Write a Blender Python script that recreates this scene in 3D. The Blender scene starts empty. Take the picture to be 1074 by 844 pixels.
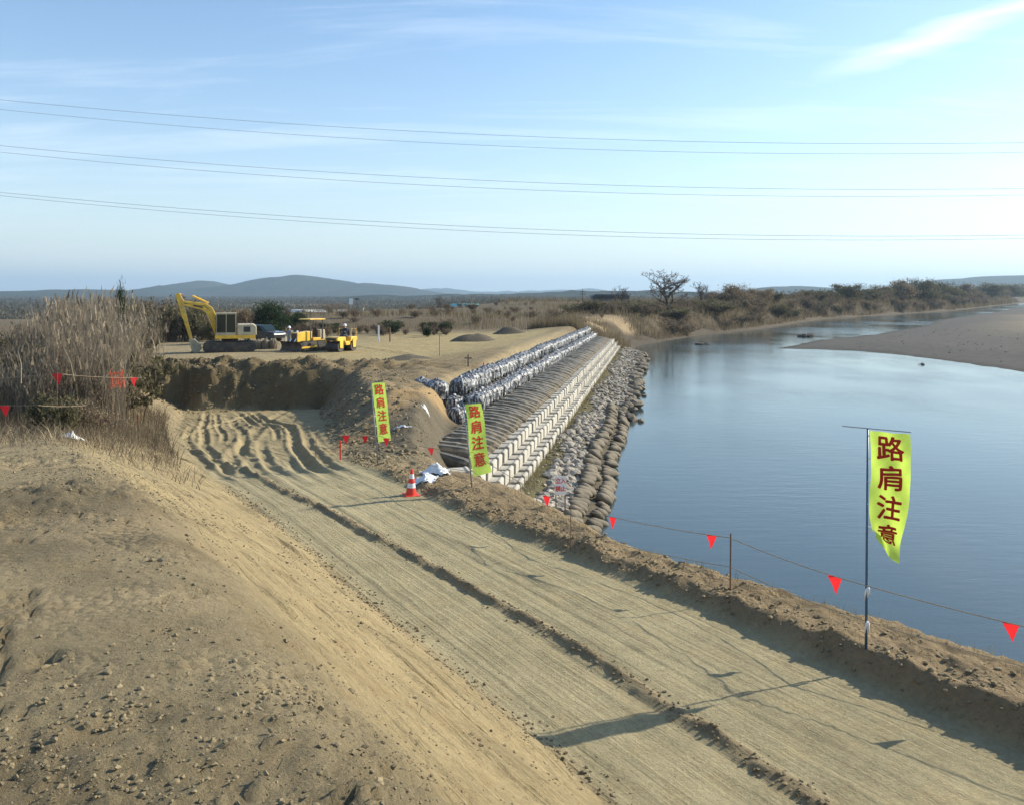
import bpy, bmesh, math, random
import numpy as np
from mathutils import Vector, Matrix, Quaternion
R = math.radians
SC = bpy.context.scene
COL = SC.collection

# ------------------------------------------------------------------ camera, sky, sun, exposure
CAMZ, F, CX, HY = 7.5, 930.0, 537.0, 308.0
cam = bpy.data.cameras.new('camera'); camo = bpy.data.objects.new('camera', cam); COL.objects.link(camo)
camo.location = (0, 0, CAMZ); camo.rotation_euler = (R(90), 0, 0)
cam.sensor_width = 36.0; cam.sensor_fit = 'HORIZONTAL'; cam.lens = 36.0 * F / 1074.0
cam.shift_y = -(422.0 - HY) / 1074.0
cam.clip_start = 0.1; cam.clip_end = 40000
SC.camera = camo

SUN_AZ = math.atan2(3.9, 1.5)            # to the right of the view direction
SUN_EL = R(28.5)
world = bpy.data.worlds.new('World'); SC.world = world; world.use_nodes = True
def build_world():
    nt = world.node_tree; nt.nodes.clear(); N = nt.nodes.new; L = nt.links.new
    out = N('ShaderNodeOutputWorld'); bg = N('ShaderNodeBackground'); bg.inputs[1].default_value = 0.13
    sky = N('ShaderNodeTexSky'); sky.sky_type = 'NISHITA'; sky.sun_disc = False
    sky.sun_elevation = SUN_EL; sky.sun_rotation = SUN_AZ
    sky.air_density = 1.0; sky.dust_density = 0.9; sky.ozone_density = 1.3; sky.altitude = 30
    tc = N('ShaderNodeTexCoord')
    sep = N('ShaderNodeSeparateXYZ'); L(tc.outputs['Generated'], sep.inputs[0])
    def math_(op, a, b=None):
        m = N('ShaderNodeMath'); m.operation = op
        for i, q in enumerate((a, b)):
            if q is None: continue
            if isinstance(q, (int, float)): m.inputs[i].default_value = q
            else: L(q, m.inputs[i])
        return m.outputs[0]
    zc = math_('MAXIMUM', sep.outputs[2], 0.0); zz = math_('ADD', zc, 0.10)
    px = math_('DIVIDE', sep.outputs[0], zz); py = math_('DIVIDE', sep.outputs[1], zz)
    cmb = N('ShaderNodeCombineXYZ'); L(px, cmb.inputs[0]); L(py, cmb.inputs[1])
    mp = N('ShaderNodeMapping'); L(cmb.outputs[0], mp.inputs[0])
    mp.inputs['Rotation'].default_value = (0, 0, R(38)); mp.inputs['Scale'].default_value = (0.55, 2.6, 1)
    mp.inputs['Location'].default_value = (0.35, 0.15, 0)
    n1 = N('ShaderNodeTexNoise'); n1.inputs['Scale'].default_value = 0.9; n1.inputs['Detail'].default_value = 7
    n1.inputs['Roughness'].default_value = 0.62; n1.inputs['Distortion'].default_value = 0.5
    L(mp.outputs[0], n1.inputs['Vector'])
    rp = N('ShaderNodeValToRGB'); L(n1.outputs[0], rp.inputs[0])
    rp.color_ramp.elements[0].position = 0.50; rp.color_ramp.elements[0].color = (0, 0, 0, 1)
    rp.color_ramp.elements[1].position = 0.80; rp.color_ramp.elements[1].color = (1, 1, 1, 1)
    wisp = math_('MULTIPLY', rp.outputs[0], 0.35)
    wisp = math_('MULTIPLY', wisp, math_('MINIMUM', math_('MULTIPLY', zc, 6.0), 1.0))
    # the long cirrus streak high above the river
    nz = N('ShaderNodeTexNoise'); nz.inputs['Scale'].default_value = 9; nz.inputs['Detail'].default_value = 6
    mp2 = N('ShaderNodeMapping'); mp2.inputs['Scale'].default_value = (1, 1, 6); L(tc.outputs['Generated'], mp2.inputs[0]); L(mp2.outputs[0], nz.inputs[0])
    az = math_('ARCTAN2', sep.outputs[0], sep.outputs[1])
    el = math_('ARCSINE', sep.outputs[2])
    # centre line: el = 0.235 at az 0.36 rising to 0.30 at az 0.55
    line = math_('ADD', math_('MULTIPLY', math_('SUBTRACT', az, 0.36), 0.24), 0.236)
    off = math_('SUBTRACT', el, line)
    off = math_('ADD', off, math_('MULTIPLY', math_('SUBTRACT', nz.outputs[0], 0.5), 0.03))
    band = math_('SUBTRACT', 1.0, math_('MINIMUM', math_('ABSOLUTE', math_('DIVIDE', off, 0.016)), 1.0))
    ends = math_('SUBTRACT', 1.0, math_('MINIMUM', math_('ABSOLUTE', math_('DIVIDE', math_('SUBTRACT', az, 0.52), 0.2)), 1.0))
    streak = math_('MULTIPLY', math_('MULTIPLY', band, math_('MINIMUM', math_('MULTIPLY', ends, 2.0), 1.0)), 0.55)
    fac = math_('MINIMUM', math_('ADD', wisp, streak), 0.8)
    mx = N('ShaderNodeMix'); mx.data_type = 'RGBA'
    # winter haze low over the plain pales the sky all the way round
    low = math_('POWER', 2.718, math_('MULTIPLY', zc, -9.0))
    hz = N('ShaderNodeMix'); hz.data_type = 'RGBA'; L(math_('MULTIPLY', low, 0.62), hz.inputs['Factor']); tn = N('ShaderNodeMix'); tn.data_type = 'RGBA'; tn.blend_type = 'MULTIPLY'; tn.inputs['Factor'].default_value = 1.0; L(sky.outputs[0], tn.inputs['A']); tn.inputs['B'].default_value = (0.74, 0.90, 1.0, 1); L(tn.outputs['Result'], hz.inputs['A']); hz.inputs['B'].default_value = (6.2, 6.1, 5.8, 1)
    L(fac, mx.inputs['Factor']); L(hz.outputs['Result'], mx.inputs['A']); mx.inputs['B'].default_value = (7.2, 7.5, 7.8, 1)
    L(mx.outputs['Result'], bg.inputs[0]); L(bg.outputs[0], out.inputs[0])
build_world()
sl = bpy.data.lights.new('sun', 'SUN'); sl.energy = 4.7; sl.angle = R(0.53); sl.color = (1.0, 0.90, 0.73)
slo = bpy.data.objects.new('sun', sl); COL.objects.link(slo); slo.location = (60, 30, 60)
SUNV = Vector((math.sin(SUN_AZ) * math.cos(SUN_EL), math.cos(SUN_AZ) * math.cos(SUN_EL), math.sin(SUN_EL)))
slo.rotation_euler = SUNV.to_track_quat('Z', 'Y').to_euler()
SC.view_settings.view_transform = 'Standard'; SC.view_settings.look = 'None'
SC.view_settings.gamma = 1.0; SC.view_settings.exposure = 0.66
SC.view_settings.use_curve_mapping = False
SC.render.engine = 'CYCLES'
SC.cycles.max_bounces = 5; SC.cycles.diffuse_bounces = 2; SC.cycles.glossy_bounces = 3
SC.cycles.transmission_bounces = 4; SC.cycles.transparent_max_bounces = 8; SC.cycles.volume_bounces = 0
SC.cycles.use_denoising = True

# ------------------------------------------------------------------ helpers
rng = np.random.default_rng(7); rnd = random.Random(7)
def P(px, py, z):                     # where the ray of a photo pixel meets the level z
    d = F * (CAMZ - z) / (py - HY); return Vector(((px - CX) / F * d, d, z))
def PD(px, py, d):                    # the point of a photo pixel at distance d
    return Vector(((px - CX) / F * d, d, CAMZ - (py - HY) * d / F))

def hash2(ix, iy, seed):
    with np.errstate(over='ignore'):
        h = (ix.astype(np.int64) * 374761393 + iy.astype(np.int64) * 668265263 + seed * 982451653) & 0xFFFFFFFF
        h = ((h ^ (h >> 13)) * 1274126177) & 0xFFFFFFFF
        h = h ^ (h >> 16)
    return (h & 0xFFFFFF).astype(np.float64) / 0xFFFFFF
def vn(x, y, seed=0):
    x = np.asarray(x, float); y = np.asarray(y, float)
    ix = np.floor(x); iy = np.floor(y); fx = x - ix; fy = y - iy
    fx = fx * fx * (3 - 2 * fx); fy = fy * fy * (3 - 2 * fy)
    a = hash2(ix, iy, seed); b = hash2(ix + 1, iy, seed); c = hash2(ix, iy + 1, seed); d = hash2(ix + 1, iy + 1, seed)
    return (a + (b - a) * fx + (c - a) * fy + (a - b - c + d) * fx * fy) * 2 - 1
def fbm(x, y, seed=0, o=4, g=0.5):
    r = 0; a = 1; n = 0
    for i in range(o):
        r = r + a * vn(x * 2 ** i + 17.3 * i, y * 2 ** i - 9.1 * i, seed + i); n += a; a *= g
    return r / n
def ss(a, b, x):
    u = np.clip((x - a) / (b - a), 0, 1); return u * u * (3 - 2 * u)
def lin(a, b, x): return np.clip((x - a) / (b - a), 0, 1)

def fast_mesh(name, V, Fq):
    me = bpy.data.meshes.new(name)
    V = np.asarray(V, np.float32); Fq = np.asarray(Fq, np.int32); k = Fq.shape[1]
    me.vertices.add(len(V)); me.vertices.foreach_set('co', V.ravel())
    me.loops.add(Fq.size); me.loops.foreach_set('vertex_index', Fq.ravel())
    me.polygons.add(len(Fq)); me.polygons.foreach_set('loop_start', np.arange(0, Fq.size, k, dtype=np.int32))
    me.update(calc_edges=True); return me

FLAT = set()
def link(name, me, m=None, parent=None, smooth=False):
    o = bpy.data.objects.new(name, me); COL.objects.link(o)
    if m is not None:
        if not me.materials: me.materials.append(m)
        elif me.materials[0] != m: o.material_slots[0].link = 'OBJECT'; o.material_slots[0].material = m
    if not smooth and me.name not in FLAT: me.shade_flat()
    FLAT.add(me.name)
    if parent: o.parent = parent
    if smooth:
        me.polygons.foreach_set('use_smooth', np.ones(len(me.polygons), bool))
    return o
def tag(o, label=None, cat=None, group=None, kind=None):
    if label: o['label'] = label
    if cat: o['category'] = cat
    if group: o['group'] = group
    if kind: o['kind'] = kind
    return o
def empty(name, loc=(0, 0, 0), rz=0):
    o = bpy.data.objects.new(name, None); COL.objects.link(o); o.location = loc; o.rotation_euler = (0, 0, rz)
    o.empty_display_size = 0.2; return o
def copy_tree(o, parent=None):
    c = o.copy(); COL.objects.link(c)
    if parent: c.parent = parent
    for ch in list(o.children): copy_tree(ch, c)
    return c

class MB:                              # collects simple shapes into one mesh
    def __init__(s): s.v = []; s.f = []
    def add(s, V, Fs):
        n = len(s.v); s.v += [tuple(p) for p in V]; s.f += [tuple(i + n for i in q) for q in Fs]; return s
    def box(s, c, d, M=None):
        c = Vector(c); hx, hy, hz = d[0] / 2, d[1] / 2, d[2] / 2
        V = [Vector((sx * hx, sy * hy, sz * hz)) for sz in (-1, 1) for sy in (-1, 1) for sx in (-1, 1)]
        if M is not None: V = [M @ q for q in V]
        return s.add([q + c for q in V], [(0, 2, 3, 1), (4, 5, 7, 6), (0, 1, 5, 4), (2, 6, 7, 3), (0, 4, 6, 2), (1, 3, 7, 5)])
    def beam(s, a, b, w, h, w2=None, h2=None, up=(0, 0, 1)):
        a = Vector(a); b = Vector(b); d = (b - a).normalized(); u = Vector(up)
        x = d.cross(u)
        if x.length < 1e-4: x = d.cross(Vector((0, 1, 0)))
        x.normalize(); z = x.cross(d).normalized(); w2 = w2 or w; h2 = h2 or h; V = []
        for p, ww, hh in ((a, w, h), (b, w2, h2)):
            for sx, sz in ((-1, -1), (1, -1), (1, 1), (-1, 1)): V.append(p + x * sx * ww / 2 + z * sz * hh / 2)
        return s.add(V, [(0, 1, 2, 3), (7, 6, 5, 4), (0, 4, 5, 1), (1, 5, 6, 2), (2, 6, 7, 3), (3, 7, 4, 0)])
    def tube(s, pts, rad, n=6, cap=True):
        pts = [Vector(p) for p in pts]
        if not isinstance(rad, (list, tuple)): rad = [rad] * len(pts)
        V = []; Fs = []; ref = None
        for i, p in enumerate(pts):
            d = (pts[min(i + 1, len(pts) - 1)] - pts[max(i - 1, 0)])
            d = d.normalized() if d.length > 1e-9 else Vector((0, 0, 1))
            if ref is None: ref = Vector((0, 0, 1)) if abs(d.z) < 0.9 else Vector((1, 0, 0))
            x = d.cross(ref)
            if x.length < 1e-4: x = d.cross(Vector((0, 1, 0)))
            x.normalize(); y = x.cross(d).normalized()
            for k in range(n):
                a = 2 * math.pi * k / n; V.append(p + (x * math.cos(a) + y * math.sin(a)) * rad[i])
        for i in range(len(pts) - 1):
            for k in range(n):
                k2 = (k + 1) % n; Fs.append((i * n + k, i * n + k2, (i + 1) * n + k2, (i + 1) * n + k))
        if cap:
            Fs.append(tuple(range(n - 1, -1, -1))); Fs.append(tuple((len(pts) - 1) * n + k for k in range(n)))
        return s.add(V, Fs)
    def cyl(s, c, axis, r, l, n=20, r2=None):
        a = Vector(axis).normalized(); c = Vector(c)
        return s.tube([c - a * l / 2, c + a * l / 2], [r, r if r2 is None else r2], n)
    def prism(s, prof, y0, y1):        # profile in (x, z), extruded in y
        n = len(prof); V = [(x, y0, z) for x, z in prof] + [(x, y1, z) for x, z in prof]
        Fs = [tuple(range(n)), tuple(range(2 * n - 1, n - 1, -1))]
        for i in range(n):
            j = (i + 1) % n; Fs.append((i, i + n, j + n, j))
        return s.add(V, Fs)
    def lathe(s, prof, n=24, c=(0, 0, 0)):
        V = []; Fs = []; c = Vector(c)
        for r, z in prof:
            for k in range(n):
                a = 2 * math.pi * k / n; V.append(c + Vector((r * math.cos(a), r * math.sin(a), z)))
        for i in range(len(prof) - 1):
            for k in range(n):
                k2 = (k + 1) % n; Fs.append((i * n + k, i * n + k2, (i + 1) * n + k2, (i + 1) * n + k))
        Fs.append(tuple(range(n - 1, -1, -1))); Fs.append(tuple((len(prof) - 1) * n + k for k in range(n)))
        return s.add(V, Fs)
    def mesh(s, name, bevel=0, seg=2):
        me = bpy.data.meshes.new(name); me.from_pydata(s.v, [], s.f)
        bm = bmesh.new(); bm.from_mesh(me)
        bmesh.ops.recalc_face_normals(bm, faces=bm.faces)
        if bevel:
            es = [e for e in bm.edges if len(e.link_faces) == 2 and e.calc_face_angle(0) > 0.5]
            bmesh.ops.bevel(bm, geom=es, offset=bevel, segments=seg, profile=0.6, affect='EDGES', clamp_overlap=True)
        bm.to_mesh(me); bm.free(); me.update(); return me
    def build(s, name, m, parent=None, bevel=0, smooth=False, seg=2):
        return link(name, s.mesh(name, bevel, seg), m, parent, smooth)

# ------------------------------------------------------------------ materials
def nodes(name):
    m = bpy.data.materials.new(name); m.use_nodes = True
    nt = m.node_tree; b = nt.nodes['Principled BSDF']; return m, nt, b
def noise(nt, scale, detail=4, rough=0.55, vec=None, mscale=None):
    n = nt.nodes.new('ShaderNodeTexNoise'); n.inputs['Scale'].default_value = scale
    n.inputs['Detail'].default_value = detail; n.inputs['Roughness'].default_value = rough
    if vec is not None:
        if mscale is not None:
            mp = nt.nodes.new('ShaderNodeMapping'); mp.inputs['Scale'].default_value = mscale
            nt.links.new(vec, mp.inputs[0]); vec = mp.outputs[0]
        nt.links.new(vec, n.inputs['Vector'])
    return n
def ramp(nt, src, stops):
    r = nt.nodes.new('ShaderNodeValToRGB'); nt.links.new(src, r.inputs[0]); e = r.color_ramp.elements
    while len(e) < len(stops): e.new(0.5)
    for el, (p, c) in zip(e, stops):
        el.position = p; el.color = (c, c, c, 1) if isinstance(c, (int, float)) else (*c, 1)
    return r
def mixc(nt, a, b, fac, mode='MIX'):
    m = nt.nodes.new('ShaderNodeMix'); m.data_type = 'RGBA'; m.blend_type = mode
    for key, q in (('Factor', fac), ('A', a), ('B', b)):
        if isinstance(q, (int, float)): m.inputs[key].default_value = q
        elif isinstance(q, tuple): m.inputs[key].default_value = (*q, 1)
        else: nt.links.new(q, m.inputs[key])
    return m.outputs['Result']
def bump(nt, b, src, strength, dist):
    n = nt.nodes.new('ShaderNodeBump'); n.inputs['Strength'].default_value = strength; n.inputs['Distance'].default_value = dist
    nt.links.new(src, n.inputs['Height']); nt.links.new(n.outputs[0], b.inputs['Normal']); return n
def mat(name, c, rough=0.6, metal=0.0, var=0.18, vscale=6.0, dirt=None, dscale=2.5, damt=0.5, bmp=0.0, bscale=40.0, bdist=0.01, rand=0.0, coat=0.0, spec=0.5):
    m, nt, b = nodes(name); L = nt.links.new
    tc = nt.nodes.new('ShaderNodeTexCoord'); vec = tc.outputs['Object']
    n = noise(nt, vscale, 5, 0.6, vec); r = ramp(nt, n.outputs[0], [(0.3, 1 - var), (0.7, 1 + var)])
    col = mixc(nt, tuple(c), r.outputs[0], 1.0, 'MULTIPLY')
    if rand:
        oi = nt.nodes.new('ShaderNodeObjectInfo'); rr = ramp(nt, oi.outputs['Random'], [(0, 1 - rand), (1, 1 + rand)])
        col = mixc(nt, col, rr.outputs[0], 1.0, 'MULTIPLY')
    if dirt:
        n2 = noise(nt, dscale, 6, 0.65, vec); r2 = ramp(nt, n2.outputs[0], [(0.45, 0.0), (0.68, damt)])
        col = mixc(nt, col, tuple(dirt), r2.outputs[0])
    L(col, b.inputs['Base Color']); b.inputs['Roughness'].default_value = rough; b.inputs['Metallic'].default_value = metal
    b.inputs['Coat Weight'].default_value = coat; b.inputs['Specular IOR Level'].default_value = spec
    if bmp:
        n3 = noise(nt, bscale, 5, 0.6, vec); bump(nt, b, n3.outputs[0], bmp, bdist)
    return m

def ground_material(name, gain=1.0, grit=1.0, streak=0.0, cross=0.0, clump=0.0):
    m, nt, b = nodes(name); L = nt.links.new
    at = nt.nodes.new('ShaderNodeAttribute'); at.attribute_name = 'tint'
    geo = nt.nodes.new('ShaderNodeNewGeometry'); vec = geo.outputs['Position']
    n1 = noise(nt, 0.9, 6, 0.62, vec); r1 = ramp(nt, n1.outputs[0], [(0.25, 0.80), (0.75, 1.18)])
    c = mixc(nt, at.outputs['Color'], r1.outputs[0], 1.0, 'MULTIPLY')
    n2 = noise(nt, 14, 6, 0.7, vec); r2 = ramp(nt, n2.outputs[0], [(0.30, 0.80), (0.55, 1.03), (0.8, 1.16)])
    c = mixc(nt, c, r2.outputs[0], 1.0, 'MULTIPLY')
    n5 = noise(nt, 3.2, 5, 0.6, vec); r5 = ramp(nt, n5.outputs[0], [(0.5, 0.0), (0.72, 0.45)])
    hue = mixc(nt, c, (1.0, 0.90, 0.78), 1.0, 'MULTIPLY'); c = mixc(nt, c, hue, r5.outputs[0])
    n4 = noise(nt, 90, 3, 0.7, vec); r4 = ramp(nt, n4.outputs[0], [(0.3, 0.86), (0.7, 1.12)])
    c = mixc(nt, c, r4.outputs[0], 1.0, 'MULTIPLY')
    L(c, b.inputs['Base Color']); b.inputs['Roughness'].default_value = 0.95; b.inputs['Specular IOR Level'].default_value = 0.15
    n3 = noise(nt, 24, 8, 0.75, vec); hgt = n3.outputs[0]
    def madd(a_, b_, k):
        q = nt.nodes.new('ShaderNodeMath'); q.operation = 'MULTIPLY_ADD'; L(b_, q.inputs[0]); q.inputs[1].default_value = k; L(a_, q.inputs[2]); return q.outputs[0]
    mp = nt.nodes.new('ShaderNodeMapping'); mp.vector_type = 'POINT'; mp.inputs['Rotation'].default_value = (0, 0, R(-120) if cross else R(-125)); L(vec, mp.inputs[0])
    if streak:                                            # blade and crawler marks drawn out along the road
        hgt = madd(hgt, noise(nt, 1.0, 5, 0.7, mp.outputs[0], (0.5, 16, 1)).outputs[0], streak)
    if cross:                                             # grouser prints across the lanes
        cn = noise(nt, 1.0, 3, 0.6, mp.outputs[0], (14, 2.2, 1)); hgt = madd(hgt, cn.outputs[0], cross)
    if clump:                                             # crumbly patches
        vo = nt.nodes.new('ShaderNodeTexVoronoi'); vo.inputs['Scale'].default_value = 17; L(vec, vo.inputs['Vector'])
        mk = ramp(nt, noise(nt, 1.7, 4, 0.6, vec).outputs[0], [(0.48, 0.0), (0.62, 1.0)])
        q = nt.nodes.new('ShaderNodeMath'); q.operation = 'MULTIPLY'; L(vo.outputs['Distance'], q.inputs[0]); L(mk.outputs[0], q.inputs[1]); hgt = madd(hgt, q.outputs[0], -clump)
    bump(nt, b, hgt, 0.9, 0.05 * grit)
    return m
M_ground = ground_material('soil', 1, 1.2, 0, 0, 1.1); M_road = ground_material('packed_soil', 1, 0.8, 1.2, 0.8); M_bar = ground_material('river_gravel', 1, 2.0); M_slope = ground_material('dressed_slope', 1, 1.1, 1.6, 0, 0.5)

def water_material():
    m, nt, b = nodes('river_water'); L = nt.links.new
    b.inputs['Base Color'].default_value = (0.045, 0.066, 0.070, 1); b.inputs['Roughness'].default_value = 0.06; b.inputs['IOR'].default_value = 1.333
    geo = nt.nodes.new('ShaderNodeNewGeometry'); vec = geo.outputs['Position']
    a = noise(nt, 1.1, 6, 0.65, vec, (0.55, 1.7, 1)); c = noise(nt, 0.12, 3, 0.5, vec, (1, 0.6, 1))
    r = ramp(nt, c.outputs[0], [(0.35, 0.25), (0.7, 1.0)])
    mu = nt.nodes.new('ShaderNodeMath'); mu.operation = 'MULTIPLY'; L(a.outputs[0], mu.inputs[0]); L(r.outputs[0], mu.inputs[1])
    bump(nt, b, mu.outputs[0], 0.22, 0.10); rr_ = ramp(nt, noise(nt, 0.05, 4, 0.6, vec, (1, .5, 1)).outputs[0], [(.38, .03), (.62, .14)]); L(rr_.outputs[0], b.inputs['Roughness'])
    return m
M_water = water_material()
M_conc = mat('pale_concrete', (0.44, 0.415, 0.355), 0.9, var=0.12, vscale=3, dirt=(0.24, 0.21, 0.16), dscale=1.6, damt=0.75, bmp=0.3, bscale=30, rand=0.10)
M_stone = mat('riprap_stone', (0.33, 0.295, 0.24), 0.9, var=0.25, vscale=4, dirt=(0.16, 0.135, 0.10), bmp=0.4, bscale=14, bdist=0.02, rand=0.28)
M_sack = mat('weathered_sack', (0.165, 0.137, 0.096), 0.9, var=0.2, vscale=3, dirt=(0.10, 0.085, 0.06), dscale=2.0, damt=0.7, bmp=0.4, bscale=18, bdist=0.02, rand=0.2)
M_net = mat('pale_rope', (0.55, 0.53, 0.48), 0.8)
def bag_mat():
    m, nt, bs = nodes('black_plastic'); L = nt.links.new; tc = nt.nodes.new('ShaderNodeTexCoord'); oi = nt.nodes.new('ShaderNodeObjectInfo')
    of = nt.nodes.new('ShaderNodeVectorMath'); of.operation = 'ADD'; L(tc.outputs['Object'], of.inputs[0]); L(oi.outputs['Location'], of.inputs[1])
    n = noise(nt, 1.0, 4, 0.6, of.outputs[0], (11, 11, 2.6)); r = ramp(nt, n.outputs[0], [(0.50, 0.0), (0.57, 0.85)])  # pale upright streaks painted in as sun glints on the creased plastic
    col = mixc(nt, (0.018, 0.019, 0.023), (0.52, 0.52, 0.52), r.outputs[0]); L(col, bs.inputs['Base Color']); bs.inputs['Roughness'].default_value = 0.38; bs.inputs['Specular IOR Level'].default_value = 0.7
    n3 = noise(nt, 9, 5, 0.6, of.outputs[0]); bump(nt, bs, n3.outputs[0], 0.8, 0.06); return m
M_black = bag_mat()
M_steel = mat('galvanised_steel', (0.28, 0.30, 0.33), 0.45, 0.6)
M_bluepole = mat('blue_coated_pole', (0.05, 0.11, 0.20), 0.4)
M_wood = mat('weathered_wood', (0.20, 0.14, 0.09), 0.9, bmp=0.3)
M_rust = mat('rusty_pin', (0.14, 0.075, 0.045), 0.85)
M_rope = mat('rope', (0.28, 0.22, 0.15), 0.9)
M_white = mat('white_plastic', (0.75, 0.76, 0.76), 0.5, var=0.06)
M_red = mat('red_plastic', (0.72, 0.045, 0.025), 0.45, var=0.08)
M_blue = mat('blue_sheet', (0.05, 0.16, 0.48), 0.5)
M_yellow = mat('machine_yellow', (0.82, 0.50, 0.04), 0.42, var=0.08, dirt=(0.30, 0.215, 0.11), dscale=1.6, damt=0.6, coat=0.2)
M_cream = mat('machine_cream', (0.52, 0.45, 0.30), 0.5, var=0.08, dirt=(0.2, 0.15, 0.09), dscale=2)
M_dark = mat('dark_iron', (0.035, 0.033, 0.032), 0.6, var=0.2, dirt=(0.13, 0.10, 0.065), dscale=2.2, damt=0.75)
M_chrome = mat('chrome_rod', (0.75, 0.75, 0.75), 0.2, 1.0, var=0.02)
M_tire = mat('black_rubber', (0.03, 0.03, 0.03), 0.8, dirt=(0.12, 0.09, 0.06))
M_navy = mat('navy_workwear', (0.03, 0.04, 0.075), 0.9)
M_skin = mat('skin', (0.45, 0.27, 0.19), 0.6, var=0.05)
M_greywear = mat('grey_workwear', (0.22, 0.23, 0.24), 0.9)
M_greencan = mat('dark_green_paint', (0.03, 0.07, 0.05), 0.5)
def glass_mat(name, c):
    m, nt, b = nodes(name); b.inputs['Base Color'].default_value = (*c, 1); b.inputs['Roughness'].default_value = 0.06
    b.inputs['Metallic'].default_value = 0.0; b.inputs['Specular IOR Level'].default_value = 0.35; return m
M_glass = glass_mat('tinted_glass', (0.012, 0.024, 0.022))
def cloth_mat(name, c):
    m, nt, b = nodes(name); L = nt.links.new
    tc = nt.nodes.new('ShaderNodeTexCoord'); n = noise(nt, 5, 4, 0.6, tc.outputs['Object']); r = ramp(nt, n.outputs[0], [(0.3, 0.86), (0.7, 1.08)])
    col = mixc(nt, c, r.outputs[0], 1.0, 'MULTIPLY')
    L(col, b.inputs['Base Color']); b.inputs['Roughness'].default_value = 0.8
    tr = nt.nodes.new('ShaderNodeBsdfTranslucent'); L(col, tr.inputs[0])
    mx = nt.nodes.new('ShaderNodeMixShader'); mx.inputs[0].default_value = 0.45
    out = nt.nodes['Material Output']; L(b.outputs[0], mx.inputs[1]); L(tr.outputs[0], mx.inputs[2]); L(mx.outputs[0], out.inputs[0])
    return m
M_banner = cloth_mat('fluorescent_cloth', (0.58, 0.78, 0.12)); M_pennant = cloth_mat('red_cloth', (0.80, 0.03, 0.035))
M_ink = cloth_mat('red_ink', (0.66, 0.045, 0.025))
def leaf_mat(name, c, var=0.35, trans=0.35):
    m, nt, b = nodes(name); L = nt.links.new
    geo = nt.nodes.new('ShaderNodeNewGeometry'); oi = nt.nodes.new('ShaderNodeObjectInfo')
    r = ramp(nt, geo.outputs['Random Per Island'], [(0, 1 - var), (1, 1 + var)]); rr = ramp(nt, oi.outputs['Random'], [(0, 0.8), (1, 1.2)])
    col = mixc(nt, mixc(nt, c, r.outputs[0], 1.0, 'MULTIPLY'), rr.outputs[0], 1.0, 'MULTIPLY')
    L(col, b.inputs['Base Color']); b.inputs['Roughness'].default_value = 0.85; b.inputs['Specular IOR Level'].default_value = 0.2
    if trans:
        tr = nt.nodes.new('ShaderNodeBsdfTranslucent'); L(col, tr.inputs[0]); mx = nt.nodes.new('ShaderNodeMixShader'); mx.inputs[0].default_value = trans
        L(b.outputs[0], mx.inputs[1]); L(tr.outputs[0], mx.inputs[2]); L(mx.outputs[0], nt.nodes['Material Output'].inputs[0])
    return m
M_reed = leaf_mat('dry_reed', (0.205, 0.168, 0.120), 0.45); M_reed2 = leaf_mat('grey_brush', (0.150, 0.118, 0.080), 0.45)
M_straw = leaf_mat('straw', (0.25, 0.20, 0.125), 0.35, 0.1)
M_bark = mat('bark', (0.085, 0.07, 0.055), 0.95, bmp=0.4, bscale=12)
M_twig = leaf_mat('bare_twig', (0.135, 0.108, 0.082), 0.3, 0)
M_brownleaf = leaf_mat('withered_leaf', (0.215, 0.165, 0.105), 0.45)
M_olive = leaf_mat('olive_leaf', (0.130, 0.116, 0.062), 0.4)
M_green = leaf_mat('evergreen_leaf', (0.035, 0.055, 0.022), 0.4)

# ------------------------------------------------------------------ the lie of the land
RDX, RDY = 0.1626, 0.9867
def st(x, y): return 0.866 * x + 0.5 * y, -0.5 * x + 0.866 * y
def xy(s, t): return 0.866 * s - 0.5 * t, 0.5 * s + 0.866 * t
def vw(x, y): return (x - 2.7) * RDX + (y - 27.7) * RDY, (x - 2.7) * RDY - (y - 27.7) * RDX
def from_vw(v, w): return 2.7 + v * RDX + w * RDY, 27.7 + v * RDY - w * RDX
BANKY = [100, 112, 129, 158, 188, 258, 387, 697, 1500, 4000, 12000]
BANKX = [12.5, 15.0, 18.7, 33.7, 53, 90, 193, 402, 900, 2300, 6500]
BARP = [(36.5, 121), (41, 119), (45, 115.5), (47, 107), (48, 100), (49, 92), (49.5, 85), (51, 76), (56, 66), (75, 52), (160, 40), (700, 60), (700, 900),
        (400, 640), (287, 498), (190, 350), (120, 249), (95, 205), (72, 170), (58, 152), (49, 142), (41, 128)]
def poly_sd(x, y, poly):
    d = np.full(x.shape, 1e9); ins = np.zeros(x.shape, bool); n = len(poly)
    for i in range(n):
        ax, ay = poly[i]; bx, by = poly[(i + 1) % n]; ex, ey = bx - ax, by - ay
        u = np.clip(((x - ax) * ex + (y - ay) * ey) / (ex * ex + ey * ey), 0, 1)
        d = np.minimum(d, np.hypot(x - ax - u * ex, y - ay - u * ey))
        c = ((ay > y) != (by > y)) & (x < (bx - ax) * (y - ay) / (by - ay + 1e-12) + ax); ins ^= c
    return np.where(ins, d, -d)
def sL(t): return np.interp(t, [-50, 22, 30.7, 40, 52, 70], [4.45, 4.45, 5.3, 6.6, 8.9, 9.5])
def sR(t): return np.interp(t, [-50, 9, 15, 22, 28.5, 38, 49, 70], [8.15, 8.15, 7.65, 7.9, 9.3, 12.0, 15.5, 16])
def sEdge(t): return np.interp(t, [-50, 0, 5.4, 12.3, 16, 20, 25, 30, 40, 60], [14, 10.3, 9.35, 8.45, 9.1, 9.2, 10.8, 13.2, 18, 26])
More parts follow.
